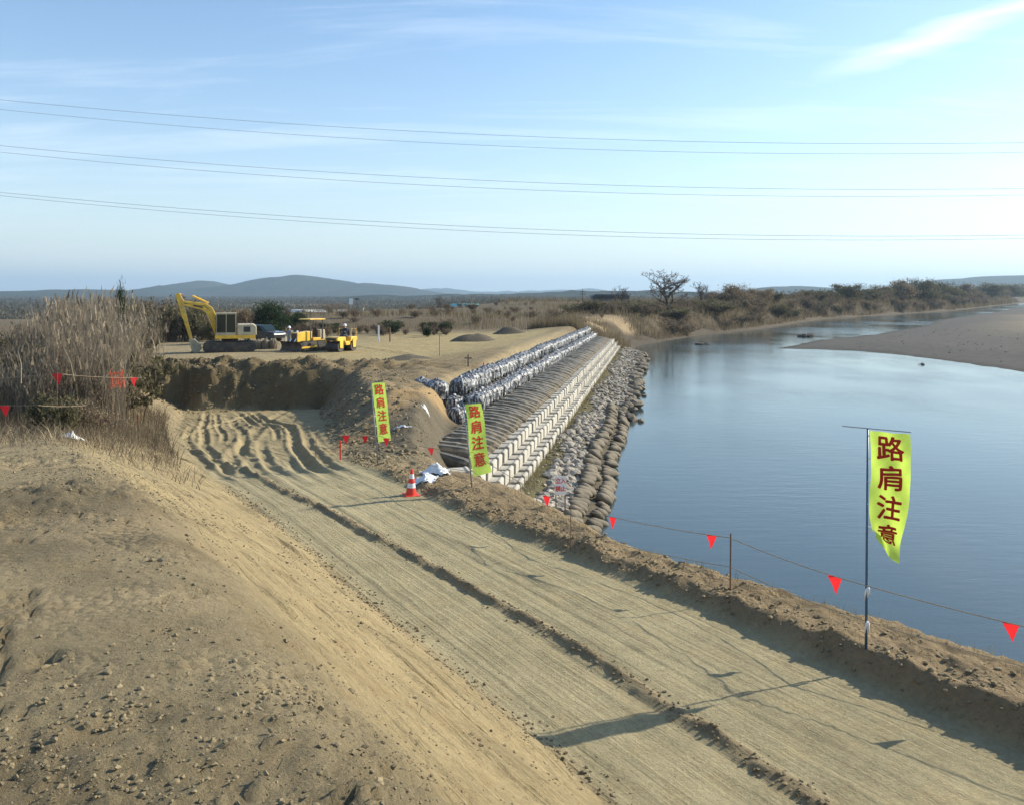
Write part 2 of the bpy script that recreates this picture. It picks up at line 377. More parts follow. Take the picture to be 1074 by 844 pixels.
RUTS = [(0.15, 0.08, 0.12), (0.55, 0.14, 0.13), (0.95, 0.10, 0.10), (1.45, 0.20, 0.14), (2.05, 0.17, 0.13), (2.55, 0.10, 0.10), (2.95, 0.22, 0.15), (3.5, 0.17, 0.13), (3.85, 0.09, 0.10)]

def height(x, y, fine=True):
    if fine is True and len(x) > 50000:
        z = height(x, y, False); k = np.hypot(x, y) < 78; z[k] = height(x[k], y[k], 2); return z
    s, t = st(x, y); v, w = vw(x, y)
    # plateau
    zp = 3.0 + 0.16 * fbm(x * 0.08, y * 0.08, 3) + (1.9 * ss(135, 250, y) - 1.2 * ss(300, 420, y)) * ss(-0.10, 0.02, x / np.maximum(y, 1)) - (3.4 * ss(112, 230, y) + 7.6 * ss(262, 360, y)) * ss(-0.06, -0.15, x / np.maximum(y, 1))
    zp = zp + (0.45 + 0.12 * fbm(x * 0.35, y * 0.35, 5)) * ss(-15, -9, w) * ss(8, 16, v) * (1 - ss(95, 110, v))
    zp = zp + 0.45 * np.exp(-((0.995 * y + 0.10 * x - 51.6) / 1.3) ** 2) * ss(2, 6, s) * (1 - ss(19, 24, s))
    # the road and the ramp down into the cutting
    zf = np.interp(t, [-50, 17, 21, 30, 50, 60], [3.25, 3.25, 3.15, 2.4, 0.95, 0.85])
    L_ = sL(t); R_ = sR(t)
    # embankment the photographer stands on
    ze = np.where(t < 33, 5.9 - 2.9 * lin(8, 33, t), 3.0)
    ze = ze + 0.045 * fbm(x * 0.45, y * 0.45, 11) + 0.25 * fbm(x * 0.1, y * 0.1, 12) * ss(20, 40, t)
    un = (s - (L_ - 3.45)) / 3.45
    un = un + 0.04 * fbm(t * 0.5, s * 0.8, 21)
    k = np.clip(un, -0.2, 1.2); sm = 0.045
    prof = 1 - np.clip(0.5 * (k + np.sqrt(k * k + sm * sm)), 0, 1)          # flat shelf, rounded edge, straight slope
    prof = np.clip(np.where(k > 0.9, prof * (1 - ss(0.9, 1.06, k)), prof), 0, 1)
    zl = zf + (ze - zf) * prof
    wallr = ss(0, 1, (s - R_) / np.where(t > 22, 2.6, 1.0))
    # right hand side: berm, then out to the river
    edge = sEdge(t)
    bh = np.interp(t, [-50, 6, 11, 15, 20, 24], [0.29, 0.26, 0.19, 0.14, 0.10, 0.0])
    bn = fbm(t * 0.9, s * 0.9, 31); toe = R_ + 0.12 * bn
    berm = bh * (0.95 + 0.35 * bn) * ss(toe - 0.05, toe + 0.34, s)
    z_side = np.where(t < 22, zf + berm, zf + (zp + 0.12 - zf) * wallr)
    z_side = np.where((t > 18) & (t < 26), (zf + berm) * (1 - ss(18, 26, t)) + (zf + (zp + 0.12 - zf) * wallr) * ss(18, 26, t), z_side)
    near_slope = np.maximum(3.46 - (s - edge) * 0.95, -1.6)
    rv = np.interp(w, [-60, -8.6, -7.9, -6.7, -6.0, -4.3, -4.0, -2.95, -2.3, -0.4, 0.3, 1.6, 4], [0, 0, -0.5, -1.40, -1.12, -1.30, -1.6, -2.45, -2.45, -2.95, -3.3, -4.4, -4.6])
    zr = np.where(w < -8.5, zp, zp * 0 + 3.15 + rv) ; zr = np.where((w >= -8.6) & (w < -7.0), zp + (3.15 + rv - zp) * ss(-8.6, -7.4, w), zr)
    zr = np.where(v < 12, zr + 0.5 * fbm(x * 0.5, y * 0.5, 41) * (1 - ss(4, 12, v)) * (w < -4.3) * 0.6, zr)
    zr = zr - 0.55 * (1 - ss(3.5, 7, v)) * ss(-7.0, -6.2, w) * (1 - ss(-4.6, -4.2, w))
    b = ss(-9, -2, v); z_out = near_slope * (1 - b) + zr * b
    z_right = z_side + (z_out - z_side) * ss(0, 1.5, s - edge)
    z = np.where(s < (L_ + R_) / 2, zl, z_right)
    # back wall of the cutting, then the plateau
    qw = 0.995 * y + 0.10 * x
    inpit = ss(48.4, 50.2, qw + 0.9 * fbm(x * 0.35, y * 0.35, 51, 4, .6))
    z = np.where(s < edge, z + (np.where(s < L_, np.maximum(ze, zp * 1.0), zp) - z) * inpit, z)
    # far natural bank of the river
    wig = 1.6 * fbm(x * 0.06, y * 0.06, 61)
    D = (x - np.interp(y, BANKY, BANKX)) * 0.72 + wig
    zt = np.where((y < 230) & (D > -60), np.maximum(zp, 3.9), zp) + 0.5 * fbm(x * 0.07, y * 0.07, 62)
    low_ = -2.6 - 5.4 * ss(-0.04, -0.12, x / np.maximum(y, 1)); drop = np.maximum(zp - low_, 0) * ss(275, 400, y) * ss(-30, -75, D); z = z - drop * ((z > 0.5) | (D < -40)); zt = zt - drop
    nat = np.interp(D, [-7, -5.2, -3.6, -2.4, 0, 2.5, 6], [1, 0.95, 0.75, 0.28, 0, -0.35, -0.42])
    jag = 0.45 * fbm(x * 0.5, y * 0.5, 63) * np.exp(-((D + 4.2) / 2.2) ** 2)
    zn = np.where(nat > 0, np.maximum(nat, 0) * zt + jag, nat * 3.8)
    bb = ss(82, 96, v)
    z = z * (1 - bb) + zn * bb
    # gravel bar
    sd = poly_sd(x, y, BARP) + 1.2 * fbm(x * 0.12, y * 0.12, 71)
    zb = np.clip(sd * 0.07, -1.6, 0.75) + 0.05 * fbm(x * 0.6, y * 0.6, 72)
    z = np.where(x > np.interp(y, BANKY, BANKX), np.maximum(z, zb), z)
    far = ss(700, 3000, np.hypot(x, y)); z = np.where((z > 0.5) | (D < -60), z * (1 - far) + np.where(D < -60, low_, 3.0) * far, z)
    if not fine: return z
    # ---- fine relief
    nearf = 1 - ss(40, 70, np.hypot(x, y))
    on_top = (1 - ss(0.0, 0.3, un)); on_slope = ss(0.02, 0.25, un) * (1 - ss(0.95, 1.02, un))
    road = ss(0.98, 1.05, un) * (1 - ss(-0.2, 0.1, s - R_)) * (1 - inpit)
    z = z + nearf * on_top * (0.016 * fbm(x * 1.6, y * 1.6, 81, 5) + 0.009 * fbm(x * 10, y * 10, 82, 3, .7))
    rough = ss(0.0, 0.35, fbm(x * 0.8, y * 0.8, 83, 3) + 0.35 * np.exp(-((un - 0.05) / 0.12) ** 2)); z = z + nearf * (1 - ss(0.2, 0.4, un)) * rough * 0.075 * np.maximum(fbm(x * 7, y * 7, 84, 4, .65), -0.15)
    z = z + nearf * on_top * (1 - ss(2.9, 4.3, y + 0.25 * np.abs(x + 1.2))) * 0.055 * np.maximum(fbm(x * 11, y * 11, 88, 4, .7), -0.1)
    crack = np.abs(fbm(x * 0.55 + 3, y * 0.8, 85, 4)); z = z - nearf * on_top * 0.045 * (1 - ss(0.0, 0.016, crack)) * ss(-.1, .2, vn(x * .9, y * .9, 77)); crack2 = np.abs(fbm(x * 0.8 + 13, y * 1.9, 285, 4, .6)); z = z - nearf * on_top * 0.035 * (1 - ss(0.0, 0.02, crack2)) * ss(.0, .25, vn(x * 1.3, y * 1.3, 78))
    a1 = s + 0.16 * t
    st1 = fbm(a1 * 3.2, t * 0.22, 86, 4, 0.6); st2 = fbm(a1 * 9, t * 0.5, 87, 3)
    z = z + nearf * on_slope * (0.05 * st1 + 0.035 * st2 + 0.02 * np.maximum(fbm(x * 8, y * 8, 79, 3, .7), 0))
    z = z - nearf * on_slope * 0.05 * (1 - ss(0, 0.10, np.abs(fbm(a1 * 1.5, t * 0.16, 89, 3)))) * ss(-0.1, 0.3, vn(s * 2, t * 0.8, 90))
    # packed road: windrow, crawler marks, tyre ruts
    flat = (1 - ss(18, 24, t))
    wr = np.interp(t, [0, 5, 8.7, 12, 20, 26], [5.7, 5.9, 6.02, 5.85, 5.35, 5.5]) + 0.05 * fbm(t * 0.8, t * 0, 91)
    z = z + road * 0.078 * np.exp(-(np.abs(s - wr) / 0.085) ** 2.5) * (0.7 + 0.7 * fbm(s * 8, t * 4, 92, 3))
    wr2 = np.interp(t, [0, 10, 20], [7.0, 7.05, 6.3])
    z = z + road * 0.03 * np.exp(-((s - wr2) / 0.08) ** 2) * ss(-0.1, 0.4, fbm(s, t * 0.3, 93))
    lane = 0.020 * fbm(s * 7.5 + 0.3 * fbm(t * 0.1, s, 95), t * 0.05, 94, 3, 0.7)
    cleat = 0.006 * np.sin(t * 2 * np.pi / 0.11 + 3 * vn(s * 1.5, t * 0.3, 96)) * ss(-0.1, 0.3, vn(s * 1.6, t * 0.07, 97))
    z = z + road * flat * (lane + cleat) + road * 0.012 * fbm(x * 3, y * 3, 98, 4)
    rz = ss(18.5, 24, t) * (1 - ss(45, 48.5, qw)); dr = 0
    for i, (o_, dep, wd) in enumerate(RUTS):
        c = L_ + 0.25 + (o_) * np.clip((R_ - L_ - 0.4) / 4.0, .6, 1.25) + 0.25 * fbm(t * 0.12, 0 * t + i, 101 + i) + 0.22 * np.sin(t * 0.16 + 0.4 * i)
        dd = (s - c)
        gate = ss(-0.75, -0.15, vn(t * 0.09 + 7.7 * i, t * 0, 140 + i)); dr = dr + gate * (-dep * np.exp(-(dd / wd) ** 4) + 0.42 * dep * np.exp(-((np.abs(dd) - wd * 1.75) / (wd * 0.5)) ** 2))
    for i, (a, sl_) in enumerate(((-2.0, 0.30), (3.2, -0.34), (1.0, 0.2))):
        c = L_ + 1.5 + a + sl_ * (t - 34); dd = s - c
        dr = dr - 0.10 * np.exp(-(dd / 0.2) ** 2) + 0.07 * np.exp(-((np.abs(dd) - 0.36) / 0.13) ** 2)
    z = z + road * rz * dr * 0.62 * (0.75 + 0.4 * fbm(s * 1.5, t * 0.25, 110)) + road * rz * (0.03 * fbm(x * 2.2, y * 2.2, 111, 5, .62) + 0.05 * np.maximum(fbm(s * 5, t * 0.35, 113, 3, .7), -.2))
    # broken soil on the berm, the cut faces and the heaps
    side = ss(-0.1, 0.3, s - R_) * (1 - ss(0.4, 2.0, s - edge)) * (1 - ss(26, 40, t) * 0.3)
    z = z + nearf * side * (0.10 * fbm(x * 2.2, y * 2.2, 121, 5, 0.6) + 0.04 * np.abs(fbm(x * 7, y * 7, 122, 3)))
    mound = np.exp(-(((s - 13.5) / 2.6) ** 2 + ((t - 33) / 6.5) ** 2)); z = z + 0.55 * mound * (1 + 0.6 * fbm(x * 0.9, y * 0.9, 123))
    z = z + 0.18 * nearf * fbm(x * 1.3, y * 1.3, 124, 4) * ss(0, 1, (s - R_) / 1.0) * ss(20, 25, t) * (1 - ss(-9, -8, w))
    wallm = ss(47.6, 49, qw) * (1 - ss(51, 53, qw)) * ss(1, 4, s) * (1 - ss(20, 24, s)); z = z + wallm * 0.55 * fbm(x * 1.1, y * 1.1, 125, 5, .65)
    return z

def tint(x, y, z):
    s, t = st(x, y); v, w = vw(x, y); n = len(x)
    def c(r, g, b): return np.array([r, g, b])[None, :]
    L_ = sL(t); R_ = sR(t); un = (s - (L_ - 3.45)) / 3.45
    base = np.repeat(c(0.312, 0.252, 0.148), n, 0)
    def mixin(col, f): nonlocal base; base = base * (1 - f[:, None]) + col * f[:, None]
    # brush covered land and far plain
    far = ss(75, 120, y); mixin(c(0.150, 0.118, 0.075), np.maximum(far, ss(-1.5, -5, s - L_) * ss(20, 27, t)))
    mixin(c(0.10, 0.098, 0.052), 0.6 * far * ss(0.0, 0.35, fbm(x * 0.03, y * 0.05, 201)))
    # dry field on the plateau
    fld = ss(50, 56, y) * (1 - ss(96, 108, y)) * (1 - ss(-10.5, -9.5, w)) * ss(-24, -14, x - 0.05 * y)
    mixin(c(0.37, 0.295, 0.150), fld)
    pt = ss(-0.05, 0.3, fbm(x * 0.55, y * 0.75, 210, 4)) * (1 - ss(0, 0.2, un)) * (1 - ss(28, 40, t)); mixin(c(0.205, 0.165, 0.098), 0.75 * pt)
    pt = ss(0.1, 0.4, fbm(x * 0.9 + 5, y * 1.3, 212, 4)) * (1 - ss(0.1, 0.3, un)) * (1 - ss(28, 40, t)); mixin(c(0.40, 0.315, 0.185), 0.6 * pt)
    # slope: paler, road: grey-buff
    mixin(c(0.40, 0.315, 0.172), ss(0.05, 0.2, un) * (1 - ss(0.9, 1.05, un)) * (1 - ss(25, 40, t)))
    road = ss(0.97, 1.03, un) * (1 - ss(0.0, 0.25, s - R_)) * (1 - ss(47.8, 48.8, 0.995 * y + 0.10 * x))
    mixin(c(0.370, 0.318, 0.190), road); wr = np.interp(t, [0, 5, 8.7, 12, 20, 26], [5.7, 5.9, 6.02, 5.85, 5.35, 5.5]); mixin(c(0.25, 0.20, 0.12), road * np.exp(-((s - wr) / 0.11) ** 2) * (1 - ss(20, 26, t)))
    mixin(c(0.330, 0.268, 0.150), road * ss(20, 27, t))
    # cut faces and heaps: darker soil, the back wall's shade painted in too
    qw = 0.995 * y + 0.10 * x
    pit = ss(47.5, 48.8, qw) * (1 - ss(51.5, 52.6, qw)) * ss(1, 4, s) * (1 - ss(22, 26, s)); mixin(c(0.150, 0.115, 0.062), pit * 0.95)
    heap = ss(0.2, 1.0, s - R_) * ss(20, 26, t) * (1 - ss(50, 60, t)) * (1 - ss(-8.8, -8.2, w)); mixin(c(0.235, 0.18, 0.105), heap * 0.8)
    berm = ss(0.0, 0.3, s - R_) * (1 - ss(18, 24, t)); mixin(c(0.30, 0.225, 0.13), berm)
    mixin(c(0.34, 0.24, 0.125), ss(-8.6, -8, w) * (1 - ss(-4.2, -3.6, w)) * ss(-4, 0, v) * (1 - ss(10, 14, v)))
    # revetment underlay: weeds beside the blocks, dark silt
    rv = ss(-6, -1, v) * (1 - ss(80, 90, v)); mixin(c(0.135, 0.115, 0.08), rv * ss(-7.5, -6.8, w))
    wd = rv * ss(-3.1, -2.9, w) * (1 - ss(-2.3, -1.9, w)); mixin(c(0.17, 0.15, 0.075), wd)
    # natural bank
    D = (x - np.interp(y, BANKY, BANKX)) * 0.72
    bl = ss(90, 100, v) * ss(-10, -7, D); mixin(c(0.098, 0.078, 0.050), bl); mixin(c(0.34, 0.26, 0.155), bl * ss(170, 130, y) * ss(-0.15, 0.25, fbm(x * 0.25, y * 0.25, 203)) * (1 - ss(-3, -2, D)))
    mixin(c(0.10, 0.082, 0.06), bl * ss(-3, -2, D))
    # gravel bar
    sd = poly_sd(x, y, BARP); bar = ss(-4, 0, sd); mixin(c(0.115, 0.106, 0.094), bar)
    mixin(c(0.23, 0.195, 0.135), bar * ss(9, 26, sd + 6 * fbm(x * 0.04, y * 0.04, 204)) * ss(125, 190, y))
    mixin(c(0.075, 0.068, 0.058), (bar * (1 - ss(0.02, 0.16, z))))
    return base

# ------------------------------------------------------------------ ground sheet, haul road, gravel bar (one grid, split by zone)
def grow(start, stop, d0, g):
    out = [start]; d = d0
    while out[-1] < stop: out.append(out[-1] + d); d = d0 + g * (out[-1] - start)
    return out
def build_ground():
    sA = -np.array(grow(1.6, 7000, 0.03, 0.045))[::-1]; sB = np.arange(-1.57, 9.0, 0.03); sC = np.array(grow(9.0, 11000, 0.03, 0.021))
    S = np.concatenate([sA, sB, sC]); tA = -np.array(grow(-1.5, 60, 0.2, 0.2))[::-1]; tB = grow(1.52, 9.0, 0.024, 0.0098); tB = np.array(tB + list(np.arange(tB[-1] + 0.1, 52, 0.1)) + grow(52.05, 14000, 0.12, 0.019)); T = np.concatenate([tA, tB])
    ns, nt_ = len(S), len(T)
    g_s, g_t = np.meshgrid(S, T); X, Y = xy(g_s.ravel(), g_t.ravel())
    Z = height(X, Y)
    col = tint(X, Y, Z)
    idx = np.arange(ns * nt_).reshape(nt_, ns)
    Q = np.stack([idx[:-1, :-1], idx[:-1, 1:], idx[1:, 1:], idx[1:, :-1]], -1).reshape(-1, 4)
    cs = (g_s[:-1, :-1] + g_s[1:, 1:]).ravel() / 2; ct = (g_t[:-1, :-1] + g_t[1:, 1:]).ravel() / 2
    cx, cy = xy(cs, ct); zm = Z[Q].max(1)
    # nothing below the river bed is needed, nor land far behind the camera
    keep = ((zm > -1.2) | (cx < np.interp(cy, BANKY, BANKX) - 15)) & (cy > -30)
    road = (cs > sL(ct)) & (cs < sR(ct)) & (ct > -10) & (0.995 * cy + 0.10 * cx < 48.6)
    slope = (cs > sL(ct) - 3.1) & (cs < sL(ct)) & (ct > -10) & (ct < 24)
    bar = (poly_sd(cx, cy, BARP) > -6) & (cx > np.interp(cy, BANKY, BANKX) + 6)
    for name, msk, m in (('ground', keep & ~road & ~bar & ~slope, M_ground), ('embankment_slope', keep & slope, M_slope), ('haul_road', keep & road, M_road), ('gravel_bar', keep & bar, M_bar)):
        q = Q[msk]; u, inv = np.unique(q.ravel(), return_inverse=True)
        me = fast_mesh(name, np.stack([X[u], Y[u], Z[u]], 1), inv.reshape(-1, 4))
        at = me.color_attributes.new('tint', 'FLOAT_COLOR', 'POINT')
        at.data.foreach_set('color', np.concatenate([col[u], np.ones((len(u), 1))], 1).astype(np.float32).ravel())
        o = link(name, me, m, None, True); o['kind'] = 'structure'
build_ground()
def H(x, y): return float(height(np.array([float(x)]), np.array([float(y)]), math.hypot(x, y) < 78)[0])
def Hs(x, y): return height(np.asarray(x, float), np.asarray(y, float))

wy = [-30, 20, 60] + BANKY[1:]; wx0 = [-3, -3, 2] + [x - 9 for x in BANKX[1:]]
WV = []
for a_, c_ in zip(wx0, wy): WV += [(a_, c_, 0), (max(a_ + 900, 900), c_, 0)]
wme = fast_mesh('river', WV, [(2 * i, 2 * i + 1, 2 * i + 3, 2 * i + 2) for i in range(len(wy) - 1)])
link('river', wme, M_water)['kind'] = 'structure'
# ------------------------------------------------------------------ lumps, stones
def lump_mesh(name, seed, sub=1, amp=0.28, flat=1.0):
    bm = bmesh.new(); bmesh.ops.create_icosphere(bm, subdivisions=sub, radius=1.0); r = random.Random(seed)
    k = [Vector((r.uniform(-1, 1), r.uniform(-1, 1), r.uniform(-1, 1))).normalized() for _ in range(5)]; c = [r.uniform(0.55, 0.9) for _ in k]
    for vtx in bm.verts:
        p = vtx.co.normalized(); d = 1.0
        for kk, cc in zip(k, c):                      # cut by a few planes: an angular stone
            q = p.dot(kk)
            if q > cc: d = min(d, cc / q)
        vtx.co = p * d * (1 + r.uniform(-amp, amp) * 0.4); vtx.co.z *= flat
    me = bpy.data.meshes.new(name); bm.to_mesh(me); bm.free(); return me
STONES = [lump_mesh('stone', 300 + i, 2 if i < 4 else 1, 0.25, 0.8) for i in range(8)]
def merge_lumps(name, items, m, parent=None, sub=1, flat=0.75, amp=0.35):   # (x, y, z, r) joined into one mesh
    protos = []
    for i in range(6):
        me = lump_mesh('tmp', 500 + i, sub, amp, flat)
        V = np.zeros(len(me.vertices) * 3); me.vertices.foreach_get('co', V); V = V.reshape(-1, 3)
        Fc = np.array([list(p.vertices) for p in me.polygons]); protos.append((V, Fc)); bpy.data.meshes.remove(me)
    VV, FF, n = [], [], 0
    for x, y, z, r in items:
        V, Fc = protos[rnd.randrange(6)]; a = rnd.uniform(0, 6.283); ca, sa = math.cos(a), math.sin(a)
        sx, sy, sz = r * rnd.uniform(0.7, 1.3), r * rnd.uniform(0.7, 1.3), r * rnd.uniform(0.6, 1.0)
        W = V * np.array([sx, sy, sz]); W = np.stack([W[:, 0] * ca - W[:, 1] * sa + x, W[:, 0] * sa + W[:, 1] * ca + y, W[:, 2] + z], 1)
        VV.append(W); FF.append(Fc + n); n += len(V)
    return link(name, fast_mesh(name, np.concatenate(VV), np.concatenate(FF)), m, parent)

# ------------------------------------------------------------------ concrete block revetment
def build_blocks():
    root = empty('block_revetment', (*from_vw(-2, -3.0), 0.7))
    tag(root, 'stepped revetment of pale concrete blocks in three rows descending to the river', 'revetment')
    inv = Matrix.Translation(-Vector(root.location)); ang = math.atan2(RDY, RDX)
    shapes = []
    for i in range(3):                                     # tread slab with a lip at its river edge
        mb = MB(); mb.prism([(-0.40, -0.42), (0.20, -0.42), (0.24, -0.36), (0.24, 0.0), (0.16, 0.035), (0.08, 0.0), (-0.40, -0.005)], -0.36, 0.36)
        shapes.append(mb.mesh('concrete_block', 0.018, 1))
    for row in range(3):
        w0 = -3.05 - 0.40 * row; z0 = 1.05 + 0.37 * row
        v = -2.6 + 0.25 * row + (0.9 if row == 2 else 0)
        while v < 84.5:
            x, y = from_vw(v + rnd.uniform(-0.02, 0.02), w0 + rnd.uniform(-0.025, 0.025))
            o = link('concrete_block', shapes[rnd.randrange(3)], M_conc, root)
            o.location = inv @ Vector((x, y, z0 + rnd.uniform(-0.02, 0.02)))
            o.rotation_euler = (rnd.uniform(-0.015, 0.015), rnd.uniform(-0.02, 0.02), ang - math.pi / 2 + rnd.uniform(-0.02, 0.02))
            v += 1.05
    # loose blocks not yet laid at the near end
    for (px, py, z, rz, tl, lab) in ((486, 497, 2.05, 0.4, 0.1, 'loose pale concrete block tipped beside the white sheeting'),
                                     (459, 504, 2.35, 1.0, 0.25, 'loose concrete block lying nearest the traffic cone'),
                                     (484, 492, 2.25, 0.2, 0.0, 'loose concrete block set against the end of the round gabions')):
        p = P(px, py, z); o = link('loose_concrete_block', shapes[0], M_conc); o.location = p; o.rotation_euler = (0, tl, rz); tag(o, lab, 'block', 'loose blocks')
build_blocks()

# ------------------------------------------------------------------ riprap
def build_riprap():
    root = empty('riprap_bank', (*from_vw(0, -1.4), 0.6)); tag(root, 'bank of loose grey riprap stones between concrete blocks and river', 'riprap')
    loc = Vector(root.location); pts = []
    v = -6.0
    for i in range(4200):
        v = -6 + 92 * rnd.random() ** 1.25
        lo = -2.35 + 0.35 * math.sin(v * 0.31) + 0.2 * math.sin(v * 0.83)
        hi = -1.0 if v < 30 else 0.15
        w = rnd.uniform(lo, hi); r = rnd.choice((0.07, 0.1, 0.13, 0.16, 0.2)) * rnd.uniform(0.8, 1.2)
        if rnd.random() < 0.10: w = rnd.uniform(-3.0, lo); r *= 0.6
        x, y = from_vw(v, w); pts.append((x, y, r))
    H_ = Hs([p[0] for p in pts], [p[1] for p in pts])
    pts = [(x, y, h + r * 0.35, r) for (x, y, r), h in zip(pts, H_) if h > -0.5]
    pts.sort(key=lambda p: -p[3] / p[1]); cand = [p for p in pts if 22 < p[1] < 70]
    near = cand[:295]; nset = set(id(p) for p in near); rest = [p for p in pts if id(p) not in nset]
    for (x, y, z, r) in near:
        o = link('stone', STONES[rnd.randrange(8)], M_stone, root); o.location = Vector((x, y, z)) - loc
        o.scale = (r * rnd.uniform(.8, 1.5), r * rnd.uniform(.8, 1.3), r * rnd.uniform(.7, 1.0)); o.rotation_euler = (rnd.uniform(-.4, .4), rnd.uniform(-.4, .4), rnd.uniform(0, 6.28))
    o = merge_lumps('small_stones', [(x - loc.x, y - loc.y, z - loc.z, r) for x, y, z, r in rest], M_stone2, root); o['kind'] = 'stuff'
M_stone2 = leaf_mat('mixed_stone', (0.32, 0.285, 0.23), 0.4, 0)
build_riprap()

# ------------------------------------------------------------------ sacks along the water
def sack_mesh(seed, L=1.0, r=0.30):
    rr = random.Random(seed); mb = MB(); n, k = 12, 12; V = []
    for i in range(k + 1):
        u = i / k; x = (u - 0.5) * L; e = (1 - abs(2 * u - 1) ** 3.2) ** 0.5
        for j in range(n):
            a = 2 * math.pi * j / n; q = r * e * (1 + 0.07 * rr.uniform(-1, 1)) + 0.005
            V.append((x, q * math.cos(a) * 1.05, q * math.sin(a) * 0.92 + 0.02 * math.sin(3 * u + seed)))
    Fs = [(i * n + j, i * n + (j + 1) % n, (i + 1) * n + (j + 1) % n, (i + 1) * n + j) for i in range(k) for j in range(n)]
    Fs += [tuple(range(n)), tuple(k * n + j for j in range(n))]
    return mb.add(V, Fs).mesh('sack')
def build_coils():
    shapes = [sack_mesh(i, 0.82, 0.165) for i in range(5)]; ang = math.atan2(RDY, RDX)
    for strand, (w0, z0, v0, v1, lab) in enumerate(((-0.80, 0.52, -7.5, 28, 'weathered filled sack in the upper strand below the riprap stones'),
                                                     (-0.12, 0.14, -7.2, 30, 'weathered filled sack in the lower strand at the water edge'))):
        v = v0
        while v < v1:
            if not (strand == 1 and rnd.random() < 0.06):
                x, y = from_vw(v, w0 + 0.10 * math.sin(v * 0.4) + rnd.uniform(-0.07, 0.07))
                o = link('rope_sack', shapes[rnd.randrange(5)], M_sack, None, True); o.location = (x, y, z0 + rnd.uniform(-0.10, 0.10))
                o.rotation_euler = (rnd.uniform(-.2, .2), rnd.uniform(0.1, 0.55), ang - math.pi / 2 + rnd.uniform(0.6, 1.2)); s_ = rnd.uniform(0.85, 1.12); o.scale = (s_ * rnd.uniform(.85, 1.1), s_, s_ * rnd.uniform(.85, 1.05))
                tag(o, lab, 'sack', 'sacks laid along the water edge')
            v += rnd.uniform(0.38, 0.56)
    v = 29
    while v < 82:                                        # farther on, dark boulders take their place
        x, y = from_vw(v, rnd.uniform(-0.5, 0.35)); r = rnd.uniform(0.25, 0.55)
        o = link('boulder', STONES[rnd.randrange(4)], M_sack); o.location = (x, y, 0.1 + r * 0.3); o.scale = (r * 1.2, r * rnd.uniform(.8, 1.5), r * .8); o.rotation_euler = (0, 0, rnd.uniform(0, 6))
        tag(o, 'dark wet boulder in the row beyond the sacks at the water edge', 'boulder', 'boulders at the foot of the revetment'); v += rnd.uniform(0.5, 1.2)
    for px, py, r, lab in ((658, 439, 0.62, 'largest dark boulder standing in the river beside the revetment'), (650, 432, 0.5, 'dark boulder just landward of the largest one in the river'),
                           (672, 441, 0.25, 'small rock breaking the water outside the largest boulder'), (664, 416, 0.42, 'dark boulder in the water second from the revetment toe'),
                           (676, 415, 0.2, 'outermost small rock in the water beside the revetment'), (667, 425, 0.24, 'flat rock awash between the two large boulders'), (669, 397, 0.5, 'dark boulder at the water where the revetment narrows'),
                           (661, 398, 0.6, 'bulky dark boulder against the stones where the revetment narrows'), (678, 378, 0.5, 'dark rock in the water near the revetment tip')):
        p = P(px, py, 0.05); o = link('boulder', STONES[rnd.randrange(4)], M_sack); o.location = p; o.scale = (r * 1.2, r, r * .75); o.rotation_euler = (0, 0, rnd.uniform(0, 6)); tag(o, lab, 'boulder', 'boulders at the foot of the revetment')
build_coils()

# ------------------------------------------------------------------ round gabions arching between bags and blocks
def gabion_mesh(seed):
    rr = random.Random(seed); pts = []
    for i in range(11):
        u = i / 10; pts.append((u * 1.95 - 1.0, 0, 0.16 * math.sin(math.pi * (0.15 + 0.75 * u)) - 0.30 * u + rr.uniform(-.015, .015)))
    rad = [0.27 * (0.72 if i in (0, 10) else 1) * (1 + rr.uniform(-.04, .04)) for i in range(11)]
    a = MB(); a.tube(pts, rad, 12)
    b = MB()
    for side in (0.9, 2.0):                            # pale binding ropes over the body
        off = Vector((0, math.cos(side), math.sin(side)))
        b.tube([Vector(p) + off * (r + 0.004) for p, r in zip(pts, rad)], 0.018, 4)
    return a.mesh('body'), b.mesh('rope')
def build_gabions():
    sh = [gabion_mesh(i) for i in range(4)]; ang = math.atan2(-RDX, RDY); v = 2.4; i = 0
    for b_, r_ in sh:
        b_.polygons.foreach_set('use_smooth', np.ones(len(b_.polygons), bool))
    while v < 82:
        x, y = from_vw(v, -5.0 + rnd.uniform(-.06, .06)); z = 1.96 + rnd.uniform(-.05, .05)
        g = empty('round_gabion', (x, y, z), ang + rnd.uniform(-.05, .05)); b_, r_ = sh[i % 4]
        link('body', b_, M_gab, g); link('binding_rope', r_, M_net, g)
        if i == 0: tag(g, 'end round gabion of the arched row, its cut end facing the road', 'gabion', 'gabions above the block rows')
        else: tag(g, 'earth filled round gabion in the arched row between black bags and blocks', 'gabion', 'gabions above the block rows')
        v += 0.76; i += 1
    g = copy_tree(g); g.location = (*from_vw(1.5, -4.75), 1.72); g.rotation_euler = (0, 0.1, ang - 0.15); g['label'] = 'lone round gabion lying low in front of the arched row'
M_gab = mat('gabion_fill', (0.165, 0.132, 0.088), 0.95, var=0.25, vscale=5, dirt=(0.26, 0.225, 0.165), dscale=3, damt=0.5, bmp=0.5, bscale=22, bdist=0.03, rand=0.2)
build_gabions()

